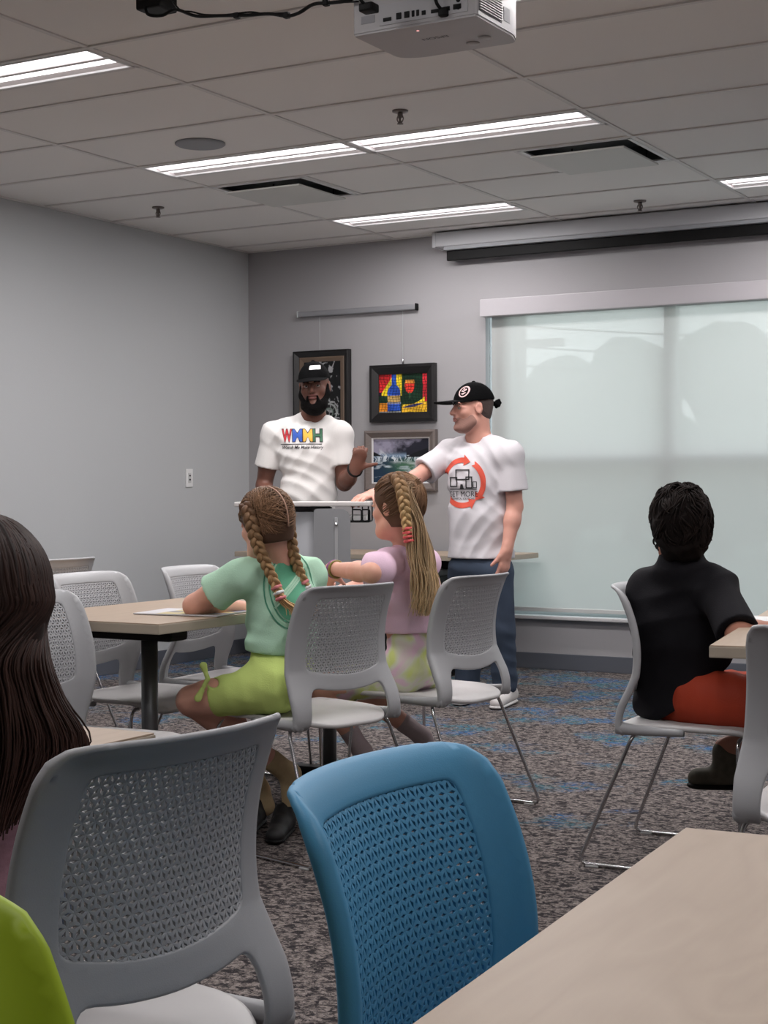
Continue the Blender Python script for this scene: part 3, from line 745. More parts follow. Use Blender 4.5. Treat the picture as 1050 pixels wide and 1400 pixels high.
g = Geo(); g.prism(pl, 0, .006); V = [(x, -.155-zz, y) for x, y, zz in g.V]; Geo().add(V, [f[::-1] for f in g.F]).local('side_plate', mat('lectern_plate', rgb(132, 133, 136), .6, 0), t)
g = Geo().bbox((.165, -.1640, .70), (.181, -.1605, .99), .001); g.local('slot', mat('slot_metal', rgb(176, 177, 180), .4, .4), t)
for zz in (.735, .955): Geo().lathe([(.001, -.172), (.008, -.171), (.009, -.164), (.001, -.162)], (.173, 0, zz), 12, 'y').local('bolt', m_chrome, t, True)
Geo().bbox((-.14, -.06, .06), (.14, .05, 1.046), .02).local('column', m_lg, t)
Geo().bbox((-.30, -.2, 0), (.30, .25, .05), .015).local('base', m_black, t)
g = Geo()
for a_, c_ in ((.255, .30), (.305, .342)):
    g.tube(fillet([(a_, -.15, 1.045), (a_, -.15, .972), (c_, -.15, .972), (c_, -.15, 1.03), (a_, -.15, 1.03)], .01, 3), .004, 6)
g.tube([(.12, -.15, .968), (.335, -.15, .968)], .004, 6); g.tube([(.335, -.15, 1.046), (.335, -.15, .968)], .004, 6); g.tube([(.335, .2, .968), (.335, -.15, .968)], .004, 6); g.tube([(.12, .2, .968), (.335, .2, .968)], .004, 6); g.tube([(.335, .2, 1.046), (.335, .2, .968)], .004, 6)
g.local('wire_basket', m_black, t, True)
Geo().bbox((.13, -.13, .975), (.325, .18, 1.0), .004).local('tray', m_white, t)
# dark box under the back table
bp_ = at(545, 790, 9.55)
t = thing('storage_box', 'black storage box under the back table beside the lectern', 'box', (bp_[0], bp_[1], 0))
g = Geo().bbox((-.26, -.2, 0), (.26, .2, .62), .012); V = np.array(g.V)+[bp_[0], bp_[1], 0]
part('body', V, g.F, m_black, t, False); part('lid', np.array(Geo().bbox((-.27, -.21, .615), (.27, .21, .65), .01).V)+[bp_[0], bp_[1], 0], g.F, mat('box_lid', rgb(34, 34, 36), .5), t, False)

# ---------------------------------------------------------------- paper goods
pc = on_z(262, 838, .7365)
t = thing('magazine', 'printed booklet lying on the table under the elbow of the girl in mint green', 'magazine', pc, math.radians(8))
Geo().bbox((-.15, -.11, 0), (.15, .11, .004), .001).local('pages', mat('booklet_paper', rgb(206, 204, 208), .5), t)
gv = []; gf = []; gc = []
for i in range(41):
    for j in range(31):
        x = -.148+.296*i/40; y = -.108+.216*j/30; gv.append((x, y, .0044))
        band = .5+.5*math.sin(9*x+4*math.sin(20*y)); gc.append((.10+.5*band, .12+.38*band, .22, 1) if (i > 10) else (.62, .61, .64, 1))
        if abs(x-.03) < .05 and abs(y) < .05: gc[-1] = (.75, .62, .12, 1)
for i in range(40):
    for j in range(30): a_ = i*31+j; gf.append((a_, a_+31, a_+32, a_+1))
obj('cover_print', mesh_from('cover_print', gv, gf, attr_mat('booklet_print', .4), False, gc), t)
pc = on_z(1040, 849, .7365)
t = thing('paper_sheet', 'white paper sheets on the table behind the right edge chair', 'paper', pc, math.radians(12))
for k in range(2): Geo().bbox((-.11+.004*k, -.07-.003*k, .0012*k), (.13+.004*k, .15, .0012*k+.0011), .0003).local('sheet', m_white, t)

# ---------------------------------------------------------------- projector with its cable
PZ = 2.437; pA = on_z(482, 50, PZ); pB = on_z(652, 21, PZ); pC = on_z(708, 73, PZ)
ux = (pB-pA)[:2]; PWID = np.linalg.norm(ux); PROT = math.atan2(ux[1], ux[0]); PDEP = .30
t = thing('projector', 'white ceiling projector with ports on its rear and side vent slats', 'projector', (*((pA+pB)[:2]/2), PZ), PROT)
m_pj = mat('projector_white', rgb(178, 176, 178), .45); w2 = PWID/2; PH = .125
pl = round_poly([(-w2, 0), (w2, 0), (w2, PDEP-.06), (w2-.02, PDEP), (-w2+.06, PDEP), (-w2, PDEP-.03)], [.012, .012, .02, .02, .05, .03])
g = Geo(); g.prism(pl, .006, PH); g.prism([(x*.985, y*.985+.002) for x, y in pl], 0, .0062); g.local('body', m_pj, t)
g = Geo(); g.prism([(x*.96, y*.96+.006) for x, y in pl], PH-.001, PH+.012); g.local('lid', m_pj, t)
g = Geo(); g.lathe([(.001, PH+.012), (.035, PH+.012), (.035, HC-PZ-.02), (.08, HC-PZ-.018), (.08, HC-PZ-.002), (.001, HC-PZ-.002)], (0, PDEP*.5, 0), 20); g.local('ceiling_mount', m_white, t, True)
Geo().bbox((-w2*.55, -.002, .016), (w2*.86, .001, .075), .001).local('port_panel', mat('port_panel', rgb(178, 178, 182), .5), t)
px0 = -w2*.48
for k, (dx, ww, hh) in enumerate(((.0, .026, .010), (.043, .016, .018), (.069, .016, .018), (.093, .008, .017), (.108, .008, .017), (.125, .012, .012), (.155, .026, .010), (.19, .024, .012), (.225, .024, .014))):
    Geo().bbox((px0+dx, -.005, .026), (px0+dx+ww, .0, .026+hh), .001).local('port', m_black, t)
for zz in (.03, .05): Geo().lathe([(.001, -.005), (.006, -.005), (.006, .0), (.001, .0)], (w2*.72, 0, zz), 12, 'y').local('audio_jack', m_black, t)
Geo().lathe([(.001, -.004), (.009, -.004), (.009, .0), (.001, .0)], (-w2*.15, 0, .105), 12, 'y').local('screw', m_chrome, t)
g = Geo().bbox((w2-.001, .012, .018), (w2+.0015, .155, PH-.014), .001); g.local('vent_panel', mat('vent_shadow', rgb(96, 96, 100), .6), t)
for k in range(13):
    zz = .022+k*.0072; Geo().bbox((w2, .013, zz), (w2+.005, .153, zz+.0035), .001).local('vent_slat', m_pj, t)
def text_geo(s, size, h=.01, shear=0.0, bold=0.0):
    cu = bpy.data.curves.new('t', 'FONT'); cu.body = s; cu.size = size; cu.align_x = 'CENTER'; cu.align_y = 'CENTER'; cu.shear = shear; cu.offset = bold; cu.resolution_u = 3
    ob = bpy.data.objects.new('t', cu); COL.objects.link(ob); dg = bpy.context.evaluated_depsgraph_get(); me = bpy.data.meshes.new_from_object(ob.evaluated_get(dg))
    V = [(v.co.x, v.co.y) for v in me.vertices]; F = [list(p.vertices) for p in me.polygons]
    bpy.data.objects.remove(ob); bpy.data.curves.remove(cu); bpy.data.meshes.remove(me); return V, F
m_ink = mat('grey_ink', rgb(70, 70, 74), .6)
V, F = text_geo('EPSON', .028); Geo().add([(-x, .13+y, -.0006) for x, y in V], F).local('brand_lettering', m_ink, t)
for k, (xx, yy) in enumerate(((w2*.35, .235), (w2*.62, .20))): Geo().lathe([(.001, -.004), (.018, -.004), (.02, 0), (.001, 0)], (xx, yy, 0), 18).local('foot', m_pj, t, True)
lm = mat('status_lamp', rgb(255, 190, 190), .4); lm.node_tree.nodes['Principled BSDF'].inputs['Emission Color'].default_value = (1, .45, .45, 1); lm.node_tree.nodes['Principled BSDF'].inputs['Emission Strength'].default_value = 1.0
Geo().lathe([(.001, -.001), (.004, -.001), (.004, .0), (.001, .0)], (-.01, .045, 0), 10).local('indicator_light', lm, t)
Geo().bbox((w2, .17, .03), (w2+.001, .21, .07), .0003).local('rating_label', mat('label_grey', rgb(150, 150, 154), .6), t)
Geo().bbox((-w2+.03, -.0012, .03), (-w2+.075, 0, .052), .0003).local('rating_label', bpy.data.materials['label_grey'], t)
# adapter box and cable run
bx_ = at(214, 4, 5.30)
t = thing('cable_adapter', 'black adapter box hanging under the ceiling with a drooping cable to the projector', 'adapter', bx_)
g = Geo().bbox(bx_-[.05, .05, .03], bx_+[.05, .05, .035], .008); g.part('box', m_black, t)
g = Geo().tube([(bx_[0], bx_[1], bx_[2]+.03), (bx_[0], bx_[1], HC)], .008, 8); g.part('hanger', m_black, t)
random.seed(5)
pts = [(198, 8, 5.27), (203, 20, 5.25), (222, 21, 5.22), (240, 13, 5.18), (268, 22, 5.10), (300, 21.5, 5.02), (335, 21, 4.92), (368, 19, 4.84), (392, 22, 4.78), (410, 17, 4.73), (428, 6, 4.68), (450, 4, 4.62), (474, 1, 4.56), (488, -6, 4.53)]
g = Geo(); g.tube(catmull([at(*p) for p in pts], 5), .0055, 7); g.part('cable', m_black, t, True)
pts2 = [(236, 2, 5.2), (247, 14, 5.16), (262, 16, 5.12), (280, 20, 5.07), (310, 20, 4.99), (342, 16.5, 4.9), (362, 19, 4.85), (388, 18, 4.79), (402, 20, 4.75), (430, 5, 4.67), (470, 3, 4.57), (490, 2, 4.53)]
g = Geo(); g.tube(catmull([at(*p) for p in pts2], 5), .003, 6); g.part('thin_wire', m_black, t, True)
for p in ((324, 21.5, 4.95), (446, 4, 4.63), (392, 21, 4.78)): q = at(*p); Geo().bbox(q-.009, q+.009, .003).part('cable_tie', m_black, t)
# plugs in the projector rear
t2 = bpy.data.objects['projector']
for (px_, py_, wid) in ((502, 10, .022), (607, 17, .014)):
    q = at(px_, py_, 4.42); g = Geo().bbox(q-[wid, .012, .012], q+[wid, .03, .012], .005)
    g.tube(catmull([q, q+[-.015, -.02, .03], q+[-.02, -.01, .10], q+[-.01, .10, .16]], 5), .005, 7)
    Rm = Rz(-PROT); V = [Rm@(np.array(v)-np.array(t2.location)) for v in g.V]
    obj('plug', mesh_from('plug', V, g.F, m_black, True), t2)

# ---------------------------------------------------------------- pictures on the back wall
def picture(label, x0, x1, z0, z1, fw, mcol, paint, nx, nz, bev=.02, mat2=None, inner=None, tilt=0.0):
    t = thing('framed_painting', label, 'painting', ((x0+x1)/2, YW-.01, (z0+z1)/2), 0)
    d0, d1 = YW-.002, YW-.04
    def ringg(a0, a1, c0, c1, w, yo, yi, yb):
        g = Geo(); O = [(a0, c0), (a1, c0), (a1, c1), (a0, c1)]; M_ = [(a0+w*.3, c0+w*.3), (a1-w*.3, c0+w*.3), (a1-w*.3, c1-w*.3), (a0+w*.3, c1-w*.3)]; I = [(a0+w, c0+w), (a1-w, c0+w), (a1-w, c1-w), (a0+w, c1-w)]
        V = [(x, yb, z) for x, z in O]+[(x, yo, z) for x, z in O]+[(x, yo-.004, z) for x, z in M_]+[(x, yi, z) for x, z in I]+[(x, yb, z) for x, z in I]
        F = []
        for L in range(4):
            for k in range(4): F.append((L*4+k, L*4+(k+1) % 4, L*4+4+(k+1) % 4, L*4+4+k))
        return g.add(V, F)
    ringg(x0, x1, z0, z1, fw, d1, d1+.014, d0).part('frame', mcol, t)
    a0, a1, c0, c1 = x0+fw*.95, x1-fw*.95, z0+fw*.95, z1-fw*.95
    if mat2 is not None:
        w = inner; ringg(a0, a1, c0, c1, w, d1+.016, d1+.019, d0).part('liner', mat2, t); a0 += w*.95; a1 -= w*.95; c0 += w*.95; c1 -= w*.95
    V = []; F = []; C = []
    for j in range(nz+1):
        for i in range(nx+1): V.append((a0+(a1-a0)*i/nx, d1+.024, c0+(c1-c0)*j/nz))
    U, W = np.meshgrid(np.linspace(0, 1, nx+1), np.linspace(0, 1, nz+1)); C = paint(U, W)
    for j in range(nz):
        for i in range(nx): a = j*(nx+1)+i; F.append((a, a+1, a+nx+2, a+nx+1))
    part('canvas', V, F, m_canvas, t, False, cols=np.concatenate([C.reshape(-1, 3), np.ones((C.size//3, 1))], 1))
    return t
m_canvas = attr_mat('painted_canvas', .5, .3)
def L3(r, g, b): return np.array([lin(r), lin(g), lin(b)])
def vnoise(U, W, sc, seed, oct_=4):
    out = 0; amp = 1; tot = 0; rg = np.random.default_rng(seed)
    for o_ in range(oct_):
        n = int(sc*2**o_)+3; T = rg.random((n+1, n+1)); u = U*sc*2**o_; v = W*sc*2**o_; u0 = np.clip(u.astype(int), 0, n-1); v0 = np.clip(v.astype(int), 0, n-1); fu = u-u0; fv = v-v0
        fu = fu*fu*(3-2*fu); fv = fv*fv*(3-2*fv)
        out = out+amp*((T[v0, u0]*(1-fu)+T[v0, u0+1]*fu)*(1-fv)+(T[v0+1, u0]*(1-fu)+T[v0+1, u0+1]*fu)*fv); tot += amp; amp *= .55
    return out/tot
def paint_mosaic(U, W):
    W = 1-W; C = np.zeros(U.shape+(3,)); C[:] = L3(20, 52, 34)                        # dark green ground
    def put(m, *c): C[m] = L3(*c)
    put((U < .47) & (W < .56), 232, 205, 40); put((U < .26-.26*np.clip((W-.1)/.5, -1, 1)) & (W < .48), 214, 44, 48); put((U < .06) & (W > .46) & (W < .56), 60, 30, 60)
    put((U > .89) & (W < .72), 206, 44, 56)
    put((W > .74) & (U < .19), 240, 150, 40); put((W > .55) & (W < .74) & (U < .2), 24, 60, 40)
    bw = np.where(W < .3, .045, np.where(W < .44, .045+.085*np.sqrt(np.clip((W-.3)/.14, 0, 1)), .13))
    b = (np.abs(U-.31) < bw) & (W > .01) & (W < .95); put(b, 44, 86, 190); put(b & (W > .55) & (W < .74), 196, 160, 92)
    put((np.abs(U-.31) < .14) & (W > .72) & (W < .77), 130, 130, 150); put((W > .95) & (U < .45), 150, 150, 150)
    gl = (((U-.63)/.10)**2+((W-.29)/.22)**2 < 1) & (W > .17); put(gl, 214, 56, 44); put(gl & (W < .26), 236, 150, 60); put((np.abs(U-.63) < .012) & (W > .48) & (W < .64), 60, 96, 66)
    d = W-(.80-.55*(U-.5)+.15*np.sin((U-.45)*5)); f = (U > .48) & (d > -.06) & (W > .42); put(f & (U < .93), 236, 208, 44)
    put((U > .47) & (W > .82-.10*np.clip((U-.5)/.5, 0, 1)), 234, 182, 46); m2 = np.abs(W-(.86-.12*((U-.5)/.5)**1.2)) < .035*np.sin(np.clip((U-.47)/.45, 0, 1)*3.14); put(m2 & (U > .47), 60, 62, 116)
    jx = U*17+.28*np.sin(W*14)+.1*np.sin(U*31); jy = W*14+.28*np.sin(U*11+1)+.1*np.sin(W*29)
    gap = (np.abs((jx % 1)-.5) > .42) | (np.abs((jy % 1)-.5) > .41); tone = .75+.5*np.sin(np.floor(jx)*12.9+np.floor(jy)*78.2)**2
    C *= tone[..., None]; C[gap] *= .16; return np.clip(C, 0, 1)
def paint_sea(U, W):
    n1 = vnoise(U, W, 4, 1, 5); n2 = vnoise(U+.3*n1, W*2.2, 5, 2, 5); n3 = vnoise(U, W, 9, 5, 4)
    def mx(a, b, t): t = np.clip(t, 0, 1)[..., None]; return a*(1-t)+b*t
    sky = mx(np.broadcast_to(L3(34, 34, 46), U.shape+(3,)), L3(150, 146, 166), (n1-.42)*3.2+(.45-U)*.9)
    sea = mx(np.broadcast_to(L3(30, 52, 74), U.shape+(3,)), L3(196, 206, 214), (n2-.50)*4.2)
    sea = mx(sea, L3(70, 110, 84), np.exp(-((U-.62)/.26)**2-((W-.36)/.16)**2)*1.2*(.5+n3)); C = np.where((W > .62)[..., None], sky, sea)
    C = mx(C, L3(150, 176, 205), np.exp(-((W-.62)/.05)**2)*(U < .6)*.6)
    crest = np.exp(-((W-(.62-.30*(U-.15)+.22*(n1-.5)))/(.035+.03*(U < .5)))**2)
    C = mx(C, L3(222, 228, 232), crest*(U > .1)*np.clip(.9*n3+.35*n2-.15, 0, .8))
    rock = (W > .58) & (W < .60+.17*np.clip((U-.62)/.3, 0, 1)+.05*(n3-.5)) & (U > .60); rock2 = (W > .60) & (W < .70-.5*U+.05*(n3-.5)) & (U < .18)
    C = mx(C, L3(18, 20, 26), (rock | rock2)*1.0); C = mx(C, L3(200, 212, 222), np.clip((n2-.58)*7, 0, 1)*(W < .5)*.6); return np.clip(C, 0, 1)
def paint_dark(U, W):
    n1 = vnoise(U, W, 4, 11, 3); n2 = vnoise(U, W, 10, 12, 3); s = np.abs(np.sin(16*(W+.35*U*np.sin(3*W))+9*n1))
    C = np.zeros(U.shape+(3,)); C[:] = L3(20, 20, 22); m = (s > .93) & (n2 > .42); C[m] = L3(150, 150, 152)
    s2 = np.abs(np.sin(26*U+11*n1)); m = (s2 > .95) & (n2 > .5) & (W < .6); C[m] = L3(128, 130, 132)
    rr = np.sqrt((U-.68)**2+((W-.22)*1.5)**2); C[(np.abs(rr-.2) < .02)] = L3(140, 144, 142); C[(np.abs(rr-.1) < .015)] = L3(110, 124, 116)
    return C*(.6+.8*n2)[..., None]
m_fr_b = mat('frame_black', rgb(22, 20, 21), .35); m_fr_g = mat('frame_driftwood', rgb(112, 102, 98), .6, vary=(30, .2, (1, 1, 6)))
picture('tall dark painting in a black frame behind the man in the black cap', -5.905, -5.462, 1.48, 2.075, .042, m_fr_b, paint_dark, 70, 110, mat2=mat('frame_bronze', rgb(104, 86, 72), .5), inner=.035)
picture('bright mosaic painting of a blue bottle and wine glass in a black frame', -5.300, -4.812, 1.577, 1.955, .062, m_fr_b, paint_mosaic, 150, 120)
picture('stormy sea painting in a grey wood frame below the bottle mosaic', -5.342, -4.808, 1.122, 1.523, .050, m_fr_g, paint_sea, 150, 110, mat2=mat('frame_white_lip', rgb(206, 204, 204), .5), inner=.010)
# hanging rail with its wires
t = thing('picture_rail', 'grey picture hanging rail with two thin wires high on the end wall', 'hanging rail', (-5.41, YW-.02, 2.325))
Geo().bbox((-5.87, YW-.04, 2.308), (-4.95, YW-.001, 2.345), .010).part('rail', mat('rail_aluminium', rgb(150, 150, 154), .4, .3), t)
for e in (-5.872, -4.955): Geo().bbox((e, YW-.043, 2.304), (e+.008, YW-.001, 2.349), .004).part('end_cap', m_black if e > -5 else m_alu, t)
Geo().tube([(-5.70, YW-.02, 2.31), (-5.70, YW-.02, 2.077)], .0013, 5).part('wire', m_alu, t); Geo().tube([(-5.056, YW-.02, 2.31), (-5.056, YW-.02, 1.985)], .0013, 5).part('wire', m_alu, t)
Geo().lathe([(.001, 0), (.006, .004), (.006, .03), (.001, .035)], (-5.056, YW-.02, 1.957), 10).part('hook', m_chrome, t, True)
# ---------------------------------------------------------------- people
def nrm(v): v = np.array(v, float); return v/(np.linalg.norm(v)+1e-12)
UPZ = np.array([0, 0, 1.0])
def facing(px, turn):
    """horizontal direction: 0 = straight away from the photographer at that column, + = turned left"""
    d = at(px, 670, 1.0)[:2]; d = d/np.linalg.norm(d); c, s = math.cos(math.radians(turn)), math.sin(math.radians(turn))
    return np.array([c*d[0]-s*d[1], s*d[0]+c*d[1], 0])
def frame(fwd, up=UPZ, roll=0.0):
    up = nrm(up); fwd = nrm(fwd-up*np.dot(fwd, up)); lat = np.cross(fwd, up)
    if roll: a = math.radians(roll); lat, up = lat*math.cos(a)+up*math.sin(a), -lat*math.sin(a)+up*math.cos(a)
    return np.stack([lat, fwd, up], 1)      # columns: right, forward, up
def headframe(fwd, pitch=0.0, roll=0.0):
    R = frame(fwd); return R@Rx(math.radians(pitch))@Ry(math.radians(roll))
def torso(f, P, C, N, SL, SR, fwd, s=1.0, infl=0.0, w=1.0, d=1.0, k=.03, belly=0.0):
    T = frame(fwd, N-P); Wd = lambda a: a*s*w+infl; Dp = lambda a: a*s*d+infl
    f.ell(P, (Wd(.160), Dp(.115), .125*s+infl), T, k); m = (P+C)/2
    f.ell(m+T[:, 1]*belly, (Wd(.142), Dp(.102)+belly*.5, .17*s+infl), T, k)
    f.ell(C+T[:, 2]*.015*s, (Wd(.156), Dp(.110), .160*s+infl), T, k)
    f.cone(SR+(N-SR)*.2-T[:, 2]*.03*s, SL+(N-SL)*.2-T[:, 2]*.03*s, .060*s+infl, .060*s+infl, k)
    for S in (SL, SR): f.cone(N-T[:, 2]*.022*s, S+(N-S)*.10, .046*s+infl*.5, .046*s+infl*.8, k); f.ell(S, [.050*s+infl]*3, None, k*.7)
    return T
def head(f, O, R, s=1.0, nose=1.0):
    g = lambda x, y, z: O+R@(np.array([x, y, z])*s); q = s
    f.ell(g(0, -.012, .035), np.array([.075, .096, .088])*q, R, .02); f.ell(g(0, .022, -.032), np.array([.0605, .070, .082])*q, R, .025)
    f.ell(g(0, .045, -.086), np.array([.040, .044, .030])*q, R, .03)
    for e in (-1, 1):
        f.ell(g(e*.043, .060, -.022), np.array([.020, .022, .020])*q, R, .02)
        f.cone(g(e*.052, .015, -.07), g(e*.028, .06, -.098), .016*q, .016*q, .03)
    f.cone(g(-.035, .080, .026), g(.035, .080, .026), .011*q, .011*q, .012)
    for e in (-1, 1): f.ell(g(e*.031, .098, .006), np.array([.017, .014, .011])*q, R, .012, 'cut')
    [f.cone(g(e*.017, .0890, .0120), g(e*.046, .0830, .0095), .0062*q, .0062*q, .004) for e in (-1, 1)]
    f.cone(g(0, .088, .016), g(0, .108*nose, -.022), .0085*q, .0125*q, .010)
    for e in (-1, 1): f.ell(g(e*.0125, .096, -.027), np.array([.008, .010, .008])*q, R, .006)
    f.ell(g(0, .088, -.050), np.array([.026, .014, .014])*q, R, .012); f.ell(g(0, .086, -.096), np.array([.020, .016, .016])*q, R, .015)
    for e in (-1, 1):
        f.ell(g(e*.078, -.008, -.004), np.array([.009, .020, .031])*q, R, .006); f.ell(g(e*.086, -.002, -.002), np.array([.006, .011, .019])*q, R, .005, 'cut')
    return g
def hand(f, W, fd, pn, side, s=1.0, curl=(20, 25, 30, 35), thumb=(35, 20), spread=4, tdir=None):
    """palm and five fingers: fd along the fingers, pn out of the palm; side +1 puts the thumb on cross(fd, pn)"""
    fd = nrm(fd); pn = nrm(pn-fd*np.dot(fd, pn)); la = np.cross(fd, pn)*side
    f.cone(W-fd*.02*s, W+fd*.03*s, .026*s, .030*s, .02, flat=(pn, .75)); f.cone(W+fd*.025*s, W+fd*.078*s, .036*s, .038*s, .015, flat=(pn, .42))
    for i, (L, off) in enumerate(((.95, .027), (1.05, .009), (1.0, -.009), (.8, -.026))):
        b = W+fd*(.082-.004*abs(i-1))*s+la*off*s; a = 0; sp = math.radians(spread*(1.2-i)); d0 = fd*math.cos(sp)+la*math.sin(sp)
        for j, (ln, r0, r1) in enumerate(((.044, .0098, .0090), (.027, .0088, .0082), (.021, .0080, .0070))):
            a += math.radians(curl[i])*(.8 if j == 0 else 1.0); d = d0*math.cos(a)+pn*math.sin(a); e = b+d*ln*L*s; f.cone(b, e, r0*s, r1*s, .004); b = e
    b = W+fd*.022*s+la*.026*s; d = nrm(tdir) if tdir is not None else nrm(fd*math.cos(math.radians(thumb[0]))+la*math.sin(math.radians(thumb[0]))+pn*math.sin(math.radians(thumb[1])))
    f.cone(W+fd*.01*s+la*.015*s, b+d*.02*s, .020*s, .014*s, .012); e = b+d*.045*s; f.cone(b+d*.015*s, e, .0125*s, .0108*s, .006); f.cone(e, e+nrm(d+pn*.15)*.032*s, .0108*s, .0085*s, .004)
def folds(A, seed, dirs=((0, 9, 16), (14, 4, -9)), fine=1.0):
    """soft ridges of cloth in a few crossing directions"""
    rg = np.random.default_rng(seed); ph = rg.uniform(0, 6, 12)
    def fn(x, y, z):
        a = 0
        for i, (kx, ky, kz) in enumerate(dirs):
            wv = np.sin(5*x+ph[i]+4*y)+.8*np.sin(7*z+ph[i+3]+4*x)+.6*np.sin(11*x-9*z+ph[i+6]); q = (kx*x+ky*y+kz*z)*1.5+1.5*wv+ph[i+9]
            a = a+(np.abs(np.sin(q))**1.3-.6)*(.55+.45*np.sin(6*x+5*z+ph[i+2]))
        return A*a
    return fn
def sleeve(f, S, e, d, r0, r1, rin, k=.03, via=None):
    """open cuff at e facing d, blended into the shirt"""
    q = Field(f.lo, f.lo, f.h); q.n = f.n; q.ax = f.ax; q.D = np.full(f.n, 1.0, np.float32); d = nrm(d)
    if via is None: q.cone(S, e+d*.02, r0, r1, .01)
    else: q.cone(S, via, r0, (r0+r1)/2, .02); q.cone(via, e+d*.02, (r0+r1)/2, r1, .03)
    q.plane(e, d); q.cone(e-d*.045, e+d*.012, .016, rin, .002, 'cut')
    hh = np.clip(.5+.5*(f.D-q.D)/k, 0, 1); f.D = f.D*(1-hh)+q.D*hh-k*hh*(1-hh)
class Skinner:
    """keeps a person's Empty and adds surfaces under it"""
    def __init__(s, label, loc): s.t = thing('person', label, 'person', loc)
    def add(s, name, f, m, parent=None, label=None, keep=1, cut=None):
        V, F = f.mesh()
        if keep: V, F = drop_small(V, F, keep)
        return part(name, V, F, m, parent or s.t, True, label)
def bounds(pts, m): P = np.array(pts); return P.min(0)-m, P.max(0)+m
def skin(name, col, rough=.5): return mat(name, col, rough, spec=.35, bump=(60, .05, U3), vary=(18, .10, U3), **{'Subsurface Weight': .08, 'Subsurface Radius': (.02, .008, .005)})
def cloth(name, col, amt=.04, rough=.85): return mat(name, col, rough, spec=.15, bump=(240, .12, (1, 1, 1)), vary=(14, amt, U3))
m_dark = skin('dark_skin', rgb(104, 68, 56)); m_tan = skin('tan_skin', rgb(196, 146, 128)); m_fair = skin('fair_skin', rgb(206, 152, 136)); m_eye = mat('eye_white', rgb(150, 142, 136), .3); m_iris = mat('eye_iris', rgb(30, 20, 16), .15)
def eyes(sk, g, s=1.0, look=(0, 0)):
    for e in (-1, 1):
        c = g(e*.031, .0795, .0045); G = Geo(); n = nrm(g(look[0]+e*.031, 1, look[1])-c); V = []
        ball = Field(c-.02, c+.02, .002); ball.ell(c, [.0105*s]*3, None, 0); V, F = ball.mesh(); ey = part('eye', V, F, m_eye, sk.t, True)
        ir = Field(c-.02, c+.02, .0015); ir.ell(c+n*.0066*s, [.0060*s]*3, None, 0); V, F = ir.mesh(); part('iris', V, F, m_iris, ey, True)
def brows(sk, g, m, s=1.0, r=.0038):
    for e in (-1, 1): Geo().tube(catmull([g(e*.013, .0955, .021), g(e*.028, .0945, .027), g(e*.046, .080, .022)], 5), np.array([.7]+[1]*5+[.9]*4+[.5])*r*s, 8).part('eyebrow', m, sk.t, True)
def lips(sk, g, R, m, s=1.0, open_=0.0):
    c = g(0, .0945, -.053); f = Field(c-.05, c+.05, .002)
    f.ell(g(0, .0965, -.0485+open_), np.array([.023, .0085, .0050])*s, R, .003); f.ell(g(0, .0955, -.0595-open_), np.array([.020, .0090, .0065])*s, R, .003); sk.add('lips', f, m, keep=2 if open_ else 1)
def shoe(sk, heel, toe, m, m_sole, s=1.0, w=.045):
    d = nrm(toe-heel); lo, hi = bounds([heel, toe], .12); f = Field(lo, hi, .006)
    f.cone(heel+UPZ*.045*s, toe+UPZ*.030*s-d*.04*s, .044*s, .038*s, .02, flat=(UPZ, .85)); f.cone(heel+UPZ*.055*s, heel+d*.10*s+UPZ*.06*s, .038*s, .034*s, .02); f.cone(heel+UPZ*.05*s, heel+UPZ*.09*s+d*.01, .040*s, .038*s, .02)
    f.plane((0, 0, heel[2]+.012*s), (0, 0, -1)) if abs(d[2]) < .1 else None; b = sk.add('shoe', f, m)
    f = Field(lo, hi, .006); f.cone(heel+UPZ*.012*s, toe+UPZ*.012*s-d*.04*s, .048*s, .043*s, .02, flat=(UPZ, .32)); sk.add('sole', f, m_sole, b); return b
# hair -------------------------------------------------------------
m_hair = attr_mat('hair_fibre', .55, .22)
def strands(paths, r, c0, c1, n=4, jit=.25, seed=1):
    rg = np.random.default_rng(seed); V = []; F = []; C = []; c0 = np.array(c0[:3]); c1 = np.array(c1[:3])
    for P in paths:
        m = len(P); o = len(V); T = np.gradient(P, axis=0); T /= np.linalg.norm(T, axis=1)[:, None]+1e-12
        N = np.cross(T[0], [.3, .5, .8]); N /= np.linalg.norm(N)+1e-12; jb = 1+rg.uniform(-jit, jit)
        for i in range(m):
            N = N-T[i]*N.dot(T[i]); N /= np.linalg.norm(N)+1e-12; B = np.cross(T[i], N); t = i/(m-1); rr = r*(1-.65*t**2) if i > 0 else r*.6
            for k in range(n): a = 2*math.pi*k/n; V.append(P[i]+rr*(math.cos(a)*N+math.sin(a)*B)); C.append(np.append(np.clip((c0+(c1-c0)*t)*jb, 0, 1), 1))
        for i in range(m-1):
            for k in range(n): F.append((o+i*n+k, o+i*n+(k+1) % n, o+(i+1)*n+(k+1) % n, o+(i+1)*n+k))
    return V, F, C
def scalp_pt(O, R, s, az, el, off=.010):
    """point over the skull: az 0 = front, 90 = the person's right, 180 = back; el from the equator up (degrees)"""
    a, e = math.radians(az), math.radians(el); ce = math.cos(e)**(.45 if e < 0 else 1); d = np.array([math.sin(a)*ce, math.cos(a)*ce, math.sin(e)])
    return O+R@((np.array([0, -.012, .035])+d*(np.array([.075, .096, .088])+off/s))*s)
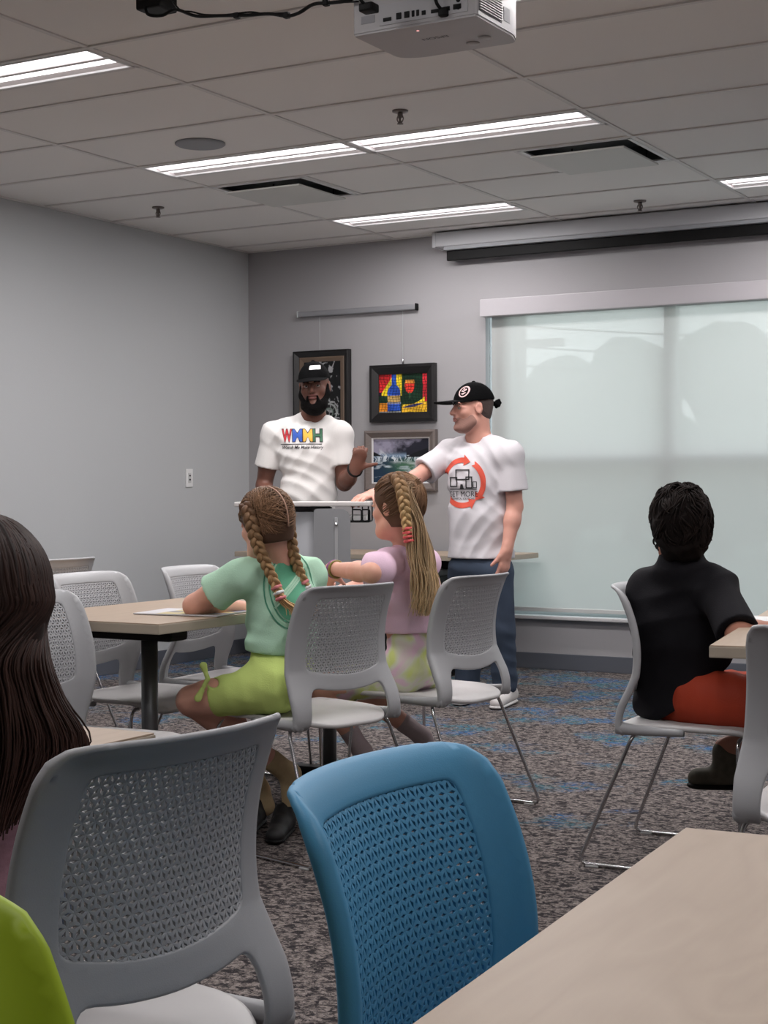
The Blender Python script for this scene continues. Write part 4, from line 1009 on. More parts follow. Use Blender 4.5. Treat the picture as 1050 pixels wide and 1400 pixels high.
def scalp_path(O, R, s, p0, p1, n=9, off=.010, lift=.0):
    v = []
    for az, el in (p0, p1): a, e = math.radians(az), math.radians(el); v.append(np.array([math.sin(a)*math.cos(e), math.cos(a)*math.cos(e), math.sin(e)]))
    out = []
    for k in range(n):
        t = k/(n-1); d = nrm(v[0]*(1-t)+v[1]*t); hz = math.hypot(d[0], d[1]); d = d*np.array([hz**-.55, hz**-.55, 1]) if d[2] < 0 and hz > .05 else d; out.append(O+R@((np.array([0, -.012, .035])+d*(np.array([.075, .096, .088])+(off+lift*math.sin(math.pi*t))/s))*s))
    return np.array(out)
def haircap(sk, O, R, s, th, col, low=-.09, seed=1, lump=0.0, face=True, h=.005, name='hair', hair_m=None):
    f = Field(O-.19*s, O+.19*s, h); q = np.array([.075, .096, .088])*s+th; g = lambda x, y, z: O+R@(np.array([x, y, z])*s)
    f.ell(g(0, -.012, .035), q, R, .0); f.ell(g(0, -.035, -.03), np.array([.064, .064, .075])*s+th*.7, R, .03)
    if face: f.ell(g(0, .095, -.045), np.array([.085, .085, .105])*s, R, .015, 'cut')
    for e in (-1, 1): f.ell(g(e*.092, .006, -.012), np.array([.026, .026, .032])*s, R, .008, 'cut')
    f.plane(g(0, 0, low), -R[:, 2])
    if lump: rg = np.random.default_rng(seed); a = rg.uniform(0, 6, 6); f.disp(lambda x, y, z: lump*(np.sin(62*x+a[0]+3*np.sin(40*z+a[1]))*np.sin(58*y+a[2]+2*np.sin(50*x))+.7*np.sin(75*z+a[3]+2*np.sin(60*y+a[4]))))
    V, F = f.mesh(); V, F = drop_small(V, F); C = np.tile(np.append(np.array(col[:3]), 1), (len(V), 1))
    return part(name, V, F, hair_m or m_hair, sk.t, True, cols=C)
def braid(path, R0, turns, n=10, side=None):
    """three strands plaited along a path"""
    P = catmull(path, 14); m = len(P); T = np.gradient(P, axis=0); T /= np.linalg.norm(T, axis=1)[:, None]; L = np.concatenate([[0], np.cumsum(np.linalg.norm(np.diff(P, axis=0), axis=1))]); out = []
    N = np.array(side, float)
    for k in range(3):
        pth = []; rad = []
        for i in range(m):
            n_ = N-T[i]*N.dot(T[i]); n_ /= np.linalg.norm(n_); B = np.cross(T[i], n_); t = L[i]/L[-1]; w = 2*math.pi*turns*t+2*math.pi*k/3; sc = R0*(1-.38*t)
            pth.append(P[i]+n_*sc*.70*math.sin(w)+B*sc*.42*math.sin(2*w)); rad.append(sc*.56)
        out.append((np.array(pth), np.array(rad)))
    return out
def braid_part(sk, name, path, R0, turns, side, c0, c1, label, seed=1):
    V = []; F = []; C = []; rg = np.random.default_rng(seed)
    for pth, rad in braid(path, R0, turns, side=side):
        G = Geo().tube(pth, rad, 10); o = len(V); V += G.V; F += [[i+o for i in f] for f in G.F]; m = len(pth); b = rg.uniform(.85, 1.15)
        for i in range(m):
            for k in range(10): t = i/m; C.append(np.append(np.clip((np.array(c0[:3])*(1-t)+np.array(c1[:3])*t)*b*(.78+.44*((k % 3) == 0)), 0, 1), 1))
    return part(name, V, F, m_hair, sk.t, True, label, cols=C)
# prints -----------------------------------------------------------
def subdiv(V, F, h):
    V = [tuple(v) for v in V]; T = []
    for f in F:
        for i in range(1, len(f)-1): T.append((f[0], f[i], f[i+1]))
    for _ in range(7):
        new = []; cache = {}; ch = False
        for t in T:
            e = [math.dist(V[t[i]], V[t[(i+1) % 3]]) for i in range(3)]; i = int(np.argmax(e))
            if e[i] <= h: new.append(t); continue
            a, b, c = t[i], t[(i+1) % 3], t[(i+2) % 3]; k = (min(a, b), max(a, b))
            if k not in cache: V.append(tuple((np.array(V[a])+np.array(V[b]))/2)); cache[k] = len(V)-1
            m = cache[k]; new += [(a, m, c), (m, b, c)]; ch = True
        T = new
        if not ch: break
    return V, T
def decal(name, V2, F, target, O, X, Y, Nn, m, parent, off=.0025, h=.012, one=False):
    V2, F = subdiv(V2, F, h); bvh = target; out = []; ok = []
    for x, y in V2:
        p = O+X*x+Y*y+Nn*.35; hit = bvh.ray_cast(Vector(p), Vector(-Nn), .8)
        if hit[0] is None: out.append(p); ok.append(False)
        else: out.append(np.array(hit[0])+Nn*off); ok.append(True)
    F = [f for f in F if all(ok[i] for i in f)]
    if one and F: A_, B_ = drop_small(np.array(out), np.array([[f[0], f[1], f[2], f[2]] for f in F])); out, F = A_, [list(f[:3]) for f in B_]
    return part(name, out, F, m, parent, True) if F else None
def bvh_of(ob):
    off = np.array(ob.parent.location); V = np.array([v.co[:] for v in ob.data.vertices])+off
    return BVHTree.FromPolygons([Vector(v) for v in V], [tuple(p.vertices) for p in ob.data.polygons])
def arc_poly(r0, r1, a0, a1, n=24): return [(r1*math.cos(a), r1*math.sin(a)) for a in np.linspace(a0, a1, n)]+[(r0*math.cos(a), r0*math.sin(a)) for a in np.linspace(a1, a0, n)]
def polyfill(polys, h=.01):
    V = []; F = []
    for q in polys:
        if isinstance(q, tuple) and len(q) == 2 and isinstance(q[1], list) and q[1] and isinstance(q[1][0], list): v, f = fill2d(q[0], q[1], h, h)
        else: v, f = fill2d(q, [], h, h)
        o = len(V); V += v; F += [[i+o for i in t] for t in f]
    return V, F
# caps -------------------------------------------------------------
def cap(sk, O, R, s, m, tilt=0.0, low=.038, brim=.075, btilt=-8, brim_m=None):
    g = lambda x, y, z: O+R@(np.array([x, y, z])*s); f = Field(O-.2, O+.2, .005)
    f.ell(g(0, -.010, .030), np.array([.086, .108, .106])*s, R, 0); f.plane(g(0, 0, low), -(R@Rx(math.radians(tilt)))[:, 2])
    f.ell(g(0, -.010, .030), np.array([.0795, .1005, .097])*s, R, .0, 'cut'); c = sk.add('cap', f, m)
    bt = g(0, -.010, .136); Geo().lathe([(.001, -.004), (.008, -.003), (.009, .002), (.001, .006)], (0, 0, 0), 12)
    bb = Field(bt-.02, bt+.02, .0025); bb.ell(bt, (.010*s, .010*s, .006*s), R, 0); sk.add('button', bb, m, c)
    pl = [(.082*math.sin(a), .045+.062*math.cos(a)) for a in np.linspace(-1.45, 1.45, 15)]
    ou = [(.080*math.sin(a), .055+(.062+brim)*math.cos(a)) for a in np.linspace(1.4, -1.4, 15)]
    v2, F = fill2d(pl+ou, [], .012, .010); Rb = R@Rx(math.radians(btilt))
    fm = lambda x, y: O+R@(np.array([0, .075, low+.012])*s)+Rb@(np.array([x, y-.075, -2.6*x*x])*s)
    V, F = shell(v2, F, fm, lambda x, y: (.002, .002), 1.0); part('brim', V, F, brim_m or m, c, True); return c, g
# ======================= the man behind the lectern
D0 = 8.66
fw = -facing(425, 0); fw = nrm(fw+.05*_r)
P_ = at(420, 722, D0); C_ = at(423, 625, D0); N_ = at(428, 567, D0+.02); SL_ = at(466, 594, D0-.02); SR_ = at(374, 594, D0+.02)
EL_ = at(471, 660, D0-.02); WL_ = at(486, 641, D0-.22); ER_ = at(361, 664, D0+.06); WR_ = at(378, 705, D0-.20); HO = at(430, 529, D0-.04)
mk = Skinner('bearded man in black cap and white tee with colourful WMMH print, behind the lectern', (P_[0], P_[1], 0))
HR = headframe(nrm(-facing(430, 0)-.16*_r), -2, 4)
lo, hi = bounds([P_, C_, N_, SL_, SR_, EL_, WL_, ER_, WR_, HO], .2); lo[2] = P_[2]-.1
f = Field(lo, hi, .006); T = torso(f, P_, C_, N_, SL_, SR_, fw, 1.0)
f.cone(N_-T[:, 2]*.05, HO+HR@np.array([0, -.022, -.05]), .066, .060, .03); g = head(f, HO, HR, 1.03)
for S, E_, W_ in ((SL_, EL_, WL_), (SR_, ER_, WR_)):
    f.cone(S, S+(E_-S)*.55, .055, .054, .03); f.cone(S+(E_-S)*.5, E_, .054, .043, .02); f.cone(E_, E_+(W_-E_)*.35, .045, .044, .015); f.cone(E_+(W_-E_)*.3, W_, .044, .029, .02)
hand(f, WL_, nrm(at(492, 622, D0-.25)-WL_+.0), -_f*-1+_r*-.2, -1, 1.05, (62, 68, 72, 75), tdir=nrm(_r*1.0+UPZ*.12-_f*.15))
hand(f, WR_, nrm(at(392, 716, D0-.3)-WR_), -UPZ, 1, 1.0)
mk.add('body', f, m_dark)
m_tee = cloth('white_cotton', rgb(208, 205, 203), .02); m_lipd = mat('dark_lip', rgb(116, 70, 66), .5); m_blackhair = mat('black_hair', rgb(10, 8, 8), .8, spec=.1, bump=(220, .6, U3))
f = Field(lo, hi, .007); torso(f, P_, C_, N_, SL_, SR_, fw, 1.02, .014, k=.04)
f.ell(P_+UPZ*-.02, (.175, .135, .14), frame(fw), .05)
for S, E_ in ((SL_, EL_), (SR_, ER_)):
    pass
f.disp(folds(.0070, 3, ((5, 5, 22), (20, 6, -12), (-10, 4, 14))))
for S, E_ in ((SL_, EL_), (SR_, ER_)): d = nrm(E_-S); sleeve(f, S, S+(E_-S)*.64, d, .062, .074, .061)
f.cone(N_+T[:, 2]*.0+T[:, 1]*.022, N_+T[:, 2]*.12+T[:, 1]*.055, .066, .080, .01, 'cut'); f.plane((0, 0, at(420, 700, D0)[2]-.16), (0, 0, -1))
sh_ = mk.add('shirt', f, m_tee); bv = bvh_of(sh_)
# collar rib
cc = [N_+T[:, 1]*.014+T[:, 0]*.072*math.cos(a)+T[:, 1]*.066*math.sin(a)+T[:, 2]*(.030-.030*math.sin(a)) for a in np.linspace(0, 2*math.pi, 29)[:-1]]
Oq = at(412, 597, D0); Xq = nrm(np.cross(UPZ, fw)); Yq = UPZ
W_IN = .105/.4; sz = .062
m_out = mat('print_dark', rgb(40, 34, 40), .7)
for i, (ch, c) in enumerate((('W', rgb(190, 40, 50)), ('M', rgb(46, 84, 170)), ('M', rgb(214, 160, 50)), ('H', rgb(50, 96, 70)))):
    cx_ = (-.081, -.026, .030, .083)[i]
    for bo, mm, of in ((.0062, m_out, .002), (.0018, mat('print_'+ch+str(i), c, .7), .0045)):
        V, F = text_geo(ch, .094, bold=bo); x_ = [v[0] for v in V]; wd = .050/(max(x_)-min(x_)) if bo < .003 else .057/(max(x_)-min(x_)); mx_ = (max(x_)+min(x_))/2
        decal('shirt_print', [((x-mx_)*wd+cx_, y) for x, y in V], F, bv, Oq, Xq, Yq, fw, mm, sh_, of)
decal('shirt_print', *polyfill([[(-.115, -.046), (.105, -.046), (.105, -.042), (-.115, -.042)]], .02), bv, Oq, Xq, Yq, fw, m_out, sh_)
V, F = text_geo('Watch Me Make History', .026, shear=.35, bold=.0004); decal('shirt_print', [(x*.84, y-.062) for x, y in V], F, bv, Oq, Xq, Yq, fw, m_out, sh_)
# beard, brows, eyes, mouth
f = Field(HO-.17, HO+.17, .004)
for e in (-1, 1):
    f.cone(g(e*.069, .008, .005), g(e*.066, .018, -.04), .010, .016, .015); f.cone(g(e*.064, .020, -.045), g(e*.042, .058, -.095), .020, .026, .02); f.cone(g(e*.028, .096, -.060), g(e*.030, .085, -.09), .006, .012, .01)
    f.cone(g(e*.004, .1065, -.041), g(e*.028, .094, -.053), .0042, .0048, .004)
f.cone(g(-.042, .06, -.10), g(.042, .06, -.10), .028, .028, .02); f.ell(g(0, .074, -.112), (.042, .036, .030), HR, .02); f.ell(g(0, .04, -.125), (.052, .045, .030), HR, .02)
f.ell(g(0, .105, -.054), (.024, .022, .013), HR, .004, 'cut'); mk.add('beard', f, m_blackhair, keep=3)
eyes(mk, g, 1.05, (-.1, 0)); brows(mk, g, m_blackhair, 1.05, .0042); lips(mk, g, HR, m_lipd, 1.12, .0015)
m_cap = mat('black_cap_cloth', rgb(9, 9, 10), .9, spec=.08, bump=(300, .2, U3))
c_, gg = cap(mk, HO, HR, 1.03, m_cap, -4, .040, .060, -16)
bv = bvh_of(c_); po = g(-.0, .0, .0)
X2 = HR[:, 0]*-1; decal('cap_patch', *polyfill([round_poly([(-.030, -.011), (.030, -.011), (.027, .013), (-.027, .013)], .005)], .006), bv, g(-.020, 0, .098), X2*-1, HR[:, 2], HR[:, 1], mat('patch_white', rgb(226, 224, 222), .6), c_)
# bracelet, ring, trousers, shoes
ax = nrm(WL_-EL_); a1 = nrm(np.cross(ax, UPZ)); a2 = np.cross(ax, a1); cw = WL_-ax*.012
Geo().tube([cw+.036*(a1*math.cos(t)+a2*math.sin(t)) for t in np.linspace(0, 6.283, 25)[:-1]], .008, 8, closed=True).part('bracelet', m_black, mk.t, True)
m_trouser = cloth('charcoal_trousers', rgb(36, 36, 40))
def legs(sk, Hs, Ks, As, m, P, T, s=1.0, r=(.088, .064, .054), name='trousers', cut=None, fold=(.004, 7)):
    lo, hi = bounds(list(Hs)+list(Ks)+list(As)+[P], .17); lo[2] = max(lo[2], .04); f = Field(lo, hi, .009)
    f.ell(P-UPZ*.02, np.array([.168, .125, .12])*s, T, .03)
    for H, K, A in zip(Hs, Ks, As): f.cone(H, K, r[0]*s, r[1]*s, .04); f.cone(K, A, r[1]*s, r[2]*s, .02)
    f.disp(folds(*fold)); f.plane((0, 0, P[2]+.10*s), (0, 0, 1)); 
    for A, K in zip(As, Ks): f.plane(A-nrm(K-A)*.0, A-K) if cut else None
    return sk.add(name, f, m)
H2 = [at(402, 740, D0), at(442, 740, D0)]; K2 = [at(400, 845, D0-.03), at(446, 845, D0-.03)]; A2 = [at(399, 930, D0), at(448, 930, D0)]
legs(mk, H2, K2, A2, m_trouser, P_, frame(fw))
m_sole = mat('shoe_sole', rgb(210, 208, 206), .6); m_shoe_b = mat('black_shoe', rgb(24, 24, 26), .6)
for A in A2: hl = np.array([A[0], A[1], 0])-fw*.06; shoe(mk, hl, hl+fw*.28, m_shoe_b, m_sole)

# ======================= the man in the cap with the orange logo
D1 = 8.32
fw = nrm(-facing(655, 0)-.48*_r); HF = nrm(-facing(645, 0)*.30-1.0*_r)
P_ = at(657, 765, D1+.02); C_ = at(656, 655, D1); N_ = at(655, 596, D1+.01); SL_ = at(698, 622, D1-.13); SR_ = at(614, 620, D1+.13)
EL_ = at(704, 692, D1-.12); WL_ = at(693, 752, D1-.17); ER_ = at(566, 655, D1+.02); WR_ = at(510, 676, D1-.16); HO = at(646, 559, D1-.02)
mk = Skinner('man in profile, white tee with an orange circular arrow logo, black cap', (P_[0], P_[1], 0))
HR = headframe(HF, -1, 2); lo, hi = bounds([P_, C_, N_, SL_, SR_, EL_, WL_, ER_, WR_, HO], .2)
f = Field(lo, hi, .006); T = torso(f, P_, C_, N_, SL_, SR_, fw, .98, belly=.01)
f.cone(N_-T[:, 2]*.05, HO+HR@np.array([0, -.026, -.05]), .064, .062, .03); g = head(f, HO, HR, 1.03, 1.03)
for S, E_, W_ in ((SL_, EL_, WL_), (SR_, ER_, WR_)):
    f.cone(S, E_, .052, .041, .03); f.cone(E_, E_+(W_-E_)*.35, .042, .042, .015); f.cone(E_+(W_-E_)*.3, W_, .042, .028, .02)
hand(f, WL_, nrm(at(688, 782, D1-.17)-WL_), -_r*.6+_f*.7, -1, 1.05, (14, 18, 22, 26), (30, 15))
hand(f, WR_, nrm(at(492, 680, D1-.24)-WR_), -UPZ+_f*.2, 1, 1.0, (16, 16, 18, 20), (40, 5))
mk.add('body', f, m_fair)
ring_c = WL_+nrm(at(688, 782, D1-.17)-WL_)*.105
m_tee2 = cloth('white_jersey', rgb(204, 200, 204), .02); f = Field(lo, hi, .007)
torso(f, P_, C_, N_, SL_, SR_, fw, 1.02, .016, k=.04, belly=.012); f.cone(C_-UPZ*.05, P_, .155, .168, .05, flat=(fw, .70))
f.disp(folds(.0065, 11, ((16, 6, 20), (-22, 4, 12), (3, 3, 20))))
for S, E_ in ((SL_, EL_), (SR_, ER_)): d = nrm(E_-S); sleeve(f, S, S+(E_-S)*.70, d, .062, .080, .066)
f.cone(N_+T[:, 1]*.022, N_+T[:, 2]*.12+T[:, 1]*.055, .064, .080, .01, 'cut'); f.plane((0, 0, at(655, 763, D1)[2]), (0, 0, -1))
sh_ = mk.add('shirt', f, m_tee2); bv = bvh_of(sh_)
Oq = at(634, 660, D1-.05); Nq = nrm(-facing(636, 0)-.25*_r); Xq = nrm(np.cross(UPZ, Nq)); Yq = UPZ
m_or = mat('print_orange', rgb(206, 78, 58), .7)
R_ = .118; w_ = .014
def arrow(a0, a1):      # clockwise from a0 down to a1, barbed tail, head at a1
    q = arc_poly(R_-w_, R_+w_, a0, a1, 20); n_ = 20; hd = (R_*math.cos(a1-.34), R_*math.sin(a1-.34)); b0 = ((R_+2.1*w_)*math.cos(a1), (R_+2.1*w_)*math.sin(a1)); b1 = ((R_-2.1*w_)*math.cos(a1), (R_-2.1*w_)*math.sin(a1)); tail = (R_*math.cos(a0-.10), R_*math.sin(a0-.10))
    return q[:n_]+[b0, hd, b1]+q[n_:]+[tail]
R3 = math.radians
for a0, a1 in ((R3(186), R3(86)), (R3(58), R3(-32)), (R3(-62-0), R3(-62-0)-R3(0))):
    if a0 == a1: continue
    decal('shirt_print', *polyfill([arrow(a0, a1)], .008), bv, Oq, Xq, Yq, Nq, m_or, sh_, .003, one=True)
decal('shirt_print', *polyfill([[(-x, y) for x, y in arrow(R3(-20+2), R3(-112))][::-1]], .008), bv, Oq, Xq, Yq, Nq, m_or, sh_, .003, one=True)
def fr(x0, x1, y0, y1, t_): return ([(x0, y0), (x1, y0), (x1, y1), (x0, y1)], [[(x0+t_, y0+t_), (x0+t_, y1-t_), (x1-t_, y1-t_), (x1-t_, y0+t_)]])
m_pk = mat('print_black', rgb(30, 28, 30), .7)
dv = [fr(-.040, .044, .014, .070, .006), fr(-.078, -.028, -.022, .030, .006), fr(.022, .060, -.030, .032, .006), fr(.062, .084, -.028, .006, .004), [(-.08, -.036), (.084, -.036), (.084, -.031), (-.08, -.031)], [(-.012, -.032), (.012, -.032), (.006, -.008), (-.006, -.008)]]
for q in dv: decal('shirt_print', *polyfill([q], .008), bv, Oq, Xq, Yq, Nq, m_pk, sh_, .004)
V, F = text_geo('GET MORE', .040); decal('shirt_print', [(x*.92, y-.060) for x, y in V], F, bv, Oq, Xq, Yq, Nq, m_pk, sh_, .004)
V, F = text_geo('TECHNICAL SOLUTIONS', .0135, bold=.0003); decal('shirt_print', [(x*.94, y-.083) for x, y in V], F, bv, Oq, Xq, Yq, Nq, m_pk, sh_, .004)
# stubble and short hair
m_stub = mat('dark_stubble', rgb(146, 108, 97), .75, bump=(300, .3, U3)); f = Field(HO-.16, HO+.16, .004)
f.ell(g(0, .022, -.034), (.0635, .0725, .082), HR, .02); f.ell(g(0, .045, -.088), (.0425, .0465, .032), HR, .03); f.ell(g(0, .086, -.096), (.0225, .0185, .018), HR, .015); f.ell(g(0, .088, -.050), (.0275, .0155, .016), HR, .012)
for e in (-1, 1): f.cone(g(e*.052, .015, -.07), g(e*.028, .06, -.098), .0185, .0185, .03)
f.plane(g(0, .06, -.034), HR@nrm([0, .35, 1])); f.ell(g(0, .105, -.054), (.021, .02, .009), HR, .003, 'cut'); mk.add('stubble', f, m_stub)
eyes(mk, g, 1.03); brows(mk, g, mat('brown_brow', rgb(58, 44, 40), .8), 1.03, .0035); lips(mk, g, HR, mat('pink_lip', rgb(176, 112, 104), .4), 1.05)
m_bz = mat('short_dark_hair', rgb(70, 56, 52), .8, bump=(300, .4, U3)); f = Field(HO-.17, HO+.17, .005); f.ell(g(0, -.014, .030), (.080, .100, .088), HR, 0); f.plane(g(0, 0, -.018), -HR[:, 2]); f.plane(g(0, -.002, 0), HR[:, 1]); f.ell(g(0, -.04, -.02), (.066, .062, .06), HR, .02)
for e in (-1, 1): f.ell(g(e*.085, -.004, -.004), (.03, .030, .036), HR, .006, 'cut')
f.plane(g(0, 0, -.055), -HR[:, 2]); mk.add('hair', f, m_bz)
c_, gg = cap(mk, HO, HR, 1.04, m_cap, -6, .034, .085, -6)
bv = bvh_of(c_); nn = nrm(HR[:, 1]*.9-HR[:, 0]*.45); xx = nrm(np.cross(UPZ, nn)); m_em = mat('emblem_pink', rgb(214, 178, 178), .7)
ring_ = ([(.027*math.cos(a), .030*math.sin(a)) for a in np.linspace(0, 6.283, 25)[:-1]], [[(.021*math.cos(a), .024*math.sin(a)) for a in np.linspace(6.283, 0, 25)[:-1]]])
sw = [[(-.014, -.012), (.002, -.016), (.014, -.004), (.006, -.004), (-.004, -.009)], [(-.012, .0), (.0, -.002), (.012, .010), (.008, .016), (-.002, .006), (-.012, .008)], [(-.010, .012), (.0, .011), (.002, .018), (-.006, .018)]]
for q in [ring_]+sw: decal('cap_emblem', *polyfill([q], .005), bv, g(-.02, 0, .083), xx, UPZ, nn, m_em, c_, .003)
# gathered strap ends behind the cap
bk = g(0, -.120, .026); f = Field(bk-.06, bk+.06, .003)
for dx, dy, dz, r in ((0, 0, 0, .013), (.004, -.016, .010, .012), (-.004, -.020, -.008, .012), (0, -.030, .004, .010), (.006, -.012, -.016, .009), (0, -.026, .018, .008)): f.ell(bk+HR@np.array([dx, dy, dz]), (r, r, r), None, .004)
mk.add('cap_knot', f, m_cap, c_)
# ring
Geo().tube([ring_c+.0105*(_r*math.cos(t)+_f*math.sin(t)) for t in np.linspace(0, 6.283, 17)[:-1]], .002, 6, closed=True).part('finger_ring', m_chrome, mk.t, True)
def denim():
    m = mat('blue_denim', rgb(60, 70, 86), .85, spec=.2, bump=(400, .15, U3), vary=(5, .45, (1, 1, .7))); return m
m_den = denim(); m_shoe_w = mat('white_shoe', rgb(196, 192, 190), .6)
H2 = [at(636, 785, D1+.10), at(678, 785, D1-.06)]; K2 = [at(640, 862, D1+.10), at(685, 862, D1-.06)]; A2 = [at(640, 934, D1+.15), at(690, 934, D1)]
legs(mk, H2, K2, A2, m_den, P_-UPZ*.02, frame(fw), 1.02, (.090, .072, .066), 'jeans', fold=(.006, 9, ((6, 5, 26), (18, 4, 10))))
for A in A2: hl = np.array([A[0], A[1], 0])-fw*.06; shoe(mk, hl, hl+nrm(fw-.5*_f)*.29, m_shoe_w, m_sole)
# ======================= girl in mint green, two braids
m_girl = skin('rosy_skin', rgb(222, 168, 148)); m_girl2 = skin('sun_tanned_skin', rgb(176, 122, 102))
def kid_arm(f, S, E_, W_, s, k=.015):
    f.cone(S, E_, .040*s, .033*s, k); f.cone(E_, E_+(W_-E_)*.35, .034*s, .034*s, .01); f.cone(E_+(W_-E_)*.3, W_, .034*s, .022*s, .012)
fw = facing(385, 28); HF = facing(363, 40)
P_ = at(384, 925, 5.0); C_ = at(386, 830, 5.0); N_ = at(383, 757, 5.0); SL_ = at(327, 789, 4.93); SR_ = at(424, 786, 5.12); HO = at(364, 718, 4.95)
EL_ = at(266, 828, 4.98); WL_ = at(338, 833, 5.18); ER_ = at(420, 850, 5.28); WR_ = at(350, 836, 5.28)
KL_ = at(262, 958, 5.02); HL_ = at(378, 940, 4.93); HRt = at(394, 935, 5.10); KR_ = at(300, 948, 5.22); AL_ = at(388, 1052, 5.22); AR_ = at(350, 1070, 5.36)
sk = Skinner('girl with two braids in a mint green tee and lime shorts', (P_[0], P_[1], 0))
HR = headframe(HF, -6, -6); s = .86; lo, hi = bounds([P_, C_, N_, SL_, SR_, EL_, WL_, ER_, WR_, HO, KL_, KR_, AL_, AR_], .14); f = Field(lo, hi, .0065)
T = torso(f, P_, C_, N_, SL_, SR_, fw, .66, w=1.0, d=1.02, k=.03); [f.cone(H, H+(K-H)*.8, .066, .054, .03) for H, K in ((HL_, KL_), (HRt, KR_))]; f.plane((0, 0, .428), (0, 0, -1)); f.cone(N_-T[:, 2]*.03, HO+HR@np.array([0, -.022, -.05])*s, .043, .044, .02); g = head(f, HO, HR, s)
kid_arm(f, SL_, EL_, WL_, 1.08); kid_arm(f, SR_, ER_, WR_, 1.05)
hand(f, WL_, nrm(WR_-WL_+_r*.3), -UPZ, -1, .75, (10, 12, 14, 16)); hand(f, WR_, -_r+.2*_f, -UPZ, 1, .75, (10, 12, 14, 16))
for H, K, A in ((HL_, KL_, AL_), (HRt, KR_, AR_)): f.cone(H+(K-H)*.75, K, .052, .048, .03); f.cone(K, K+(A-K)*.4, .046, .045, .015); f.cone(K+(A-K)*.35, A, .045, .028, .02)
sk.add('body', f, m_girl)
# tee
m_mint = cloth('mint_cotton', rgb(184, 222, 196), .05); f = Field(lo, hi, .006); torso(f, P_, C_, N_, SL_, SR_, fw, .66, .013, k=.035)
f.cone(C_-T[:, 2]*.02, C_*.35+P_*.65, .112, .116, .03, flat=(fw, .78))
f.disp(folds(.0065, 21, ((8, 4, 30), (24, 6, -16), (-12, 8, 26))))
for S, E_ in ((SL_, EL_), (SR_, ER_)): d = nrm(E_-S); sleeve(f, S, S+(E_-S)*.58, d, .050, .066, .050)
f.cone(N_+T[:, 2]*.018+T[:, 1]*.012, N_+T[:, 2]*.12+T[:, 1]*.03, .050, .060, .008, 'cut'); hem = at(378, 893, 4.98); f.plane(hem, nrm(-UPZ-.10*_r))
sh_ = sk.add('shirt', f, m_mint); bv = bvh_of(sh_)
Nq = nrm(-facing(400, 0)+.25*_r); Xq = nrm(np.cross(UPZ, Nq)); Oq = at(402, 806, 4.9); m_g1 = mat('print_green', rgb(98, 172, 138), .8); m_g2 = mat('print_pale_green', rgb(176, 218, 190), .8); m_g3 = mat('print_deep_green', rgb(72, 142, 112), .8)
el = lambda a, b, n=40: [(a*math.cos(t), b*math.sin(t)) for t in np.linspace(0, 2*math.pi, n+1)[:-1]]
decal('shirt_print', *polyfill([el(.062, .098)], .02), bv, Oq, Xq, UPZ, Nq, m_g1, sh_, .002)
for a, b, mm in ((.090, .126, m_g3), (.080, .116, m_g2), (.072, .107, m_g3)):
    decal('shirt_print', *polyfill([(el(a, b), [el(a-.0045, b-.0045)[::-1]])], .008), bv, Oq, Xq, UPZ, Nq, mm, sh_, .0025)
for k in range(3):
    d = -.010+.010*k; decal('shirt_print', *polyfill([[(-.060, -.045+d), (-.056, -.050+d), (.060, .062+d), (.056, .067+d)]], .02), bv, Oq, Xq, UPZ, Nq, m_g2, sh_, .0035)
# shorts with a knotted side
m_lime_c = cloth('lime_jersey', rgb(200, 220, 128), .05); f = Field(lo, hi, .006); f.ell(P_-UPZ*.0, (.120, .094, .085), frame(fw, N_-P_), .03); f.ell((P_+C_)*.5-UPZ*.03, (.098, .075, .06), frame(fw), .04)
for H, K, q in ((HL_, KL_, .70), (HRt, KR_, .70)): f.cone(H, H+(K-H)*q, .082, .062, .035)
f.ell((HL_+P_)/2+UPZ*.01, (.09, .085, .075), None, .04)
f.disp(folds(.0022, 5, ((26, 10, 6), (14, -6, 26)))); d = nrm(KL_-HL_); e = HL_+(KL_-HL_)*.72; f.plane(e, d); 
hole = at(293, 932, 4.90); f.cone(at(293, 934, 4.86), at(293, 934, 4.975), .014, .014, .004, 'cut'); sk.add('shorts', f, m_lime_c)
kb = at(284, 928, 4.92)
for dx, dy, ln in ((-.004, .012, .030), (-.010, -.020, .045)):
    ff = Field(kb-.09, kb+.09, .003); q = kb+_r*dx+_u*dy; ff.cone(kb, q, .008, .006, .004); ff.cone(q, q+nrm(q-kb)*ln, .006, .013, .006, flat=(_f, .4)); sk.add('shorts_knot', ff, m_lime_c)
# hair
c0, c1 = rgb(104, 78, 60), rgb(176, 138, 98); O, R = HO, HR
haircap(sk, O, R, s, .010, rgb(82, 60, 47), low=-.065, seed=4)
paths = []; rg = np.random.default_rng(2)
for k in range(420):
    sd = rg.choice([-1, 1]); e0 = rg.uniform(-20, 205); top = e0       # along the centre parting, from forehead over the crown to the nape
    az0 = (180 if top > 90 else 0)+sd*rg.uniform(0, 3); el0 = 180-top if top > 90 else top
    azb, elb = 180-sd*rg.uniform(38, 74), rg.uniform(-8, 40) if top > 60 else rg.uniform(20, 45)
    paths.append(scalp_path(O, R, s, (az0, el0), (azb, elb), 9, rg.uniform(.010, .0145), .004))
for k in range(380):
    sd = rg.choice([-1, 1]); paths.append(scalp_path(O, R, s, (180-sd*rg.uniform(1, 62), rg.uniform(-66, -12)), (180-sd*rg.uniform(50, 68), rg.uniform(-25, 10)), 7, rg.uniform(.009, .013), .002))
for k in range(60): sd = rg.choice([-1, 1]); paths.append(scalp_path(O, R, s, (sd*rg.uniform(20, 80), rg.uniform(15, 60)), (180-sd*rg.uniform(60, 80), rg.uniform(5, 30)), 7, rg.uniform(.010, .014), .003))
V, F, C = strands(paths, .0017, c0, rgb(140, 106, 78), 4, .35, 3); part('hair_strands', V, F, m_hair, sk.t, True, cols=C, kind='stuff')
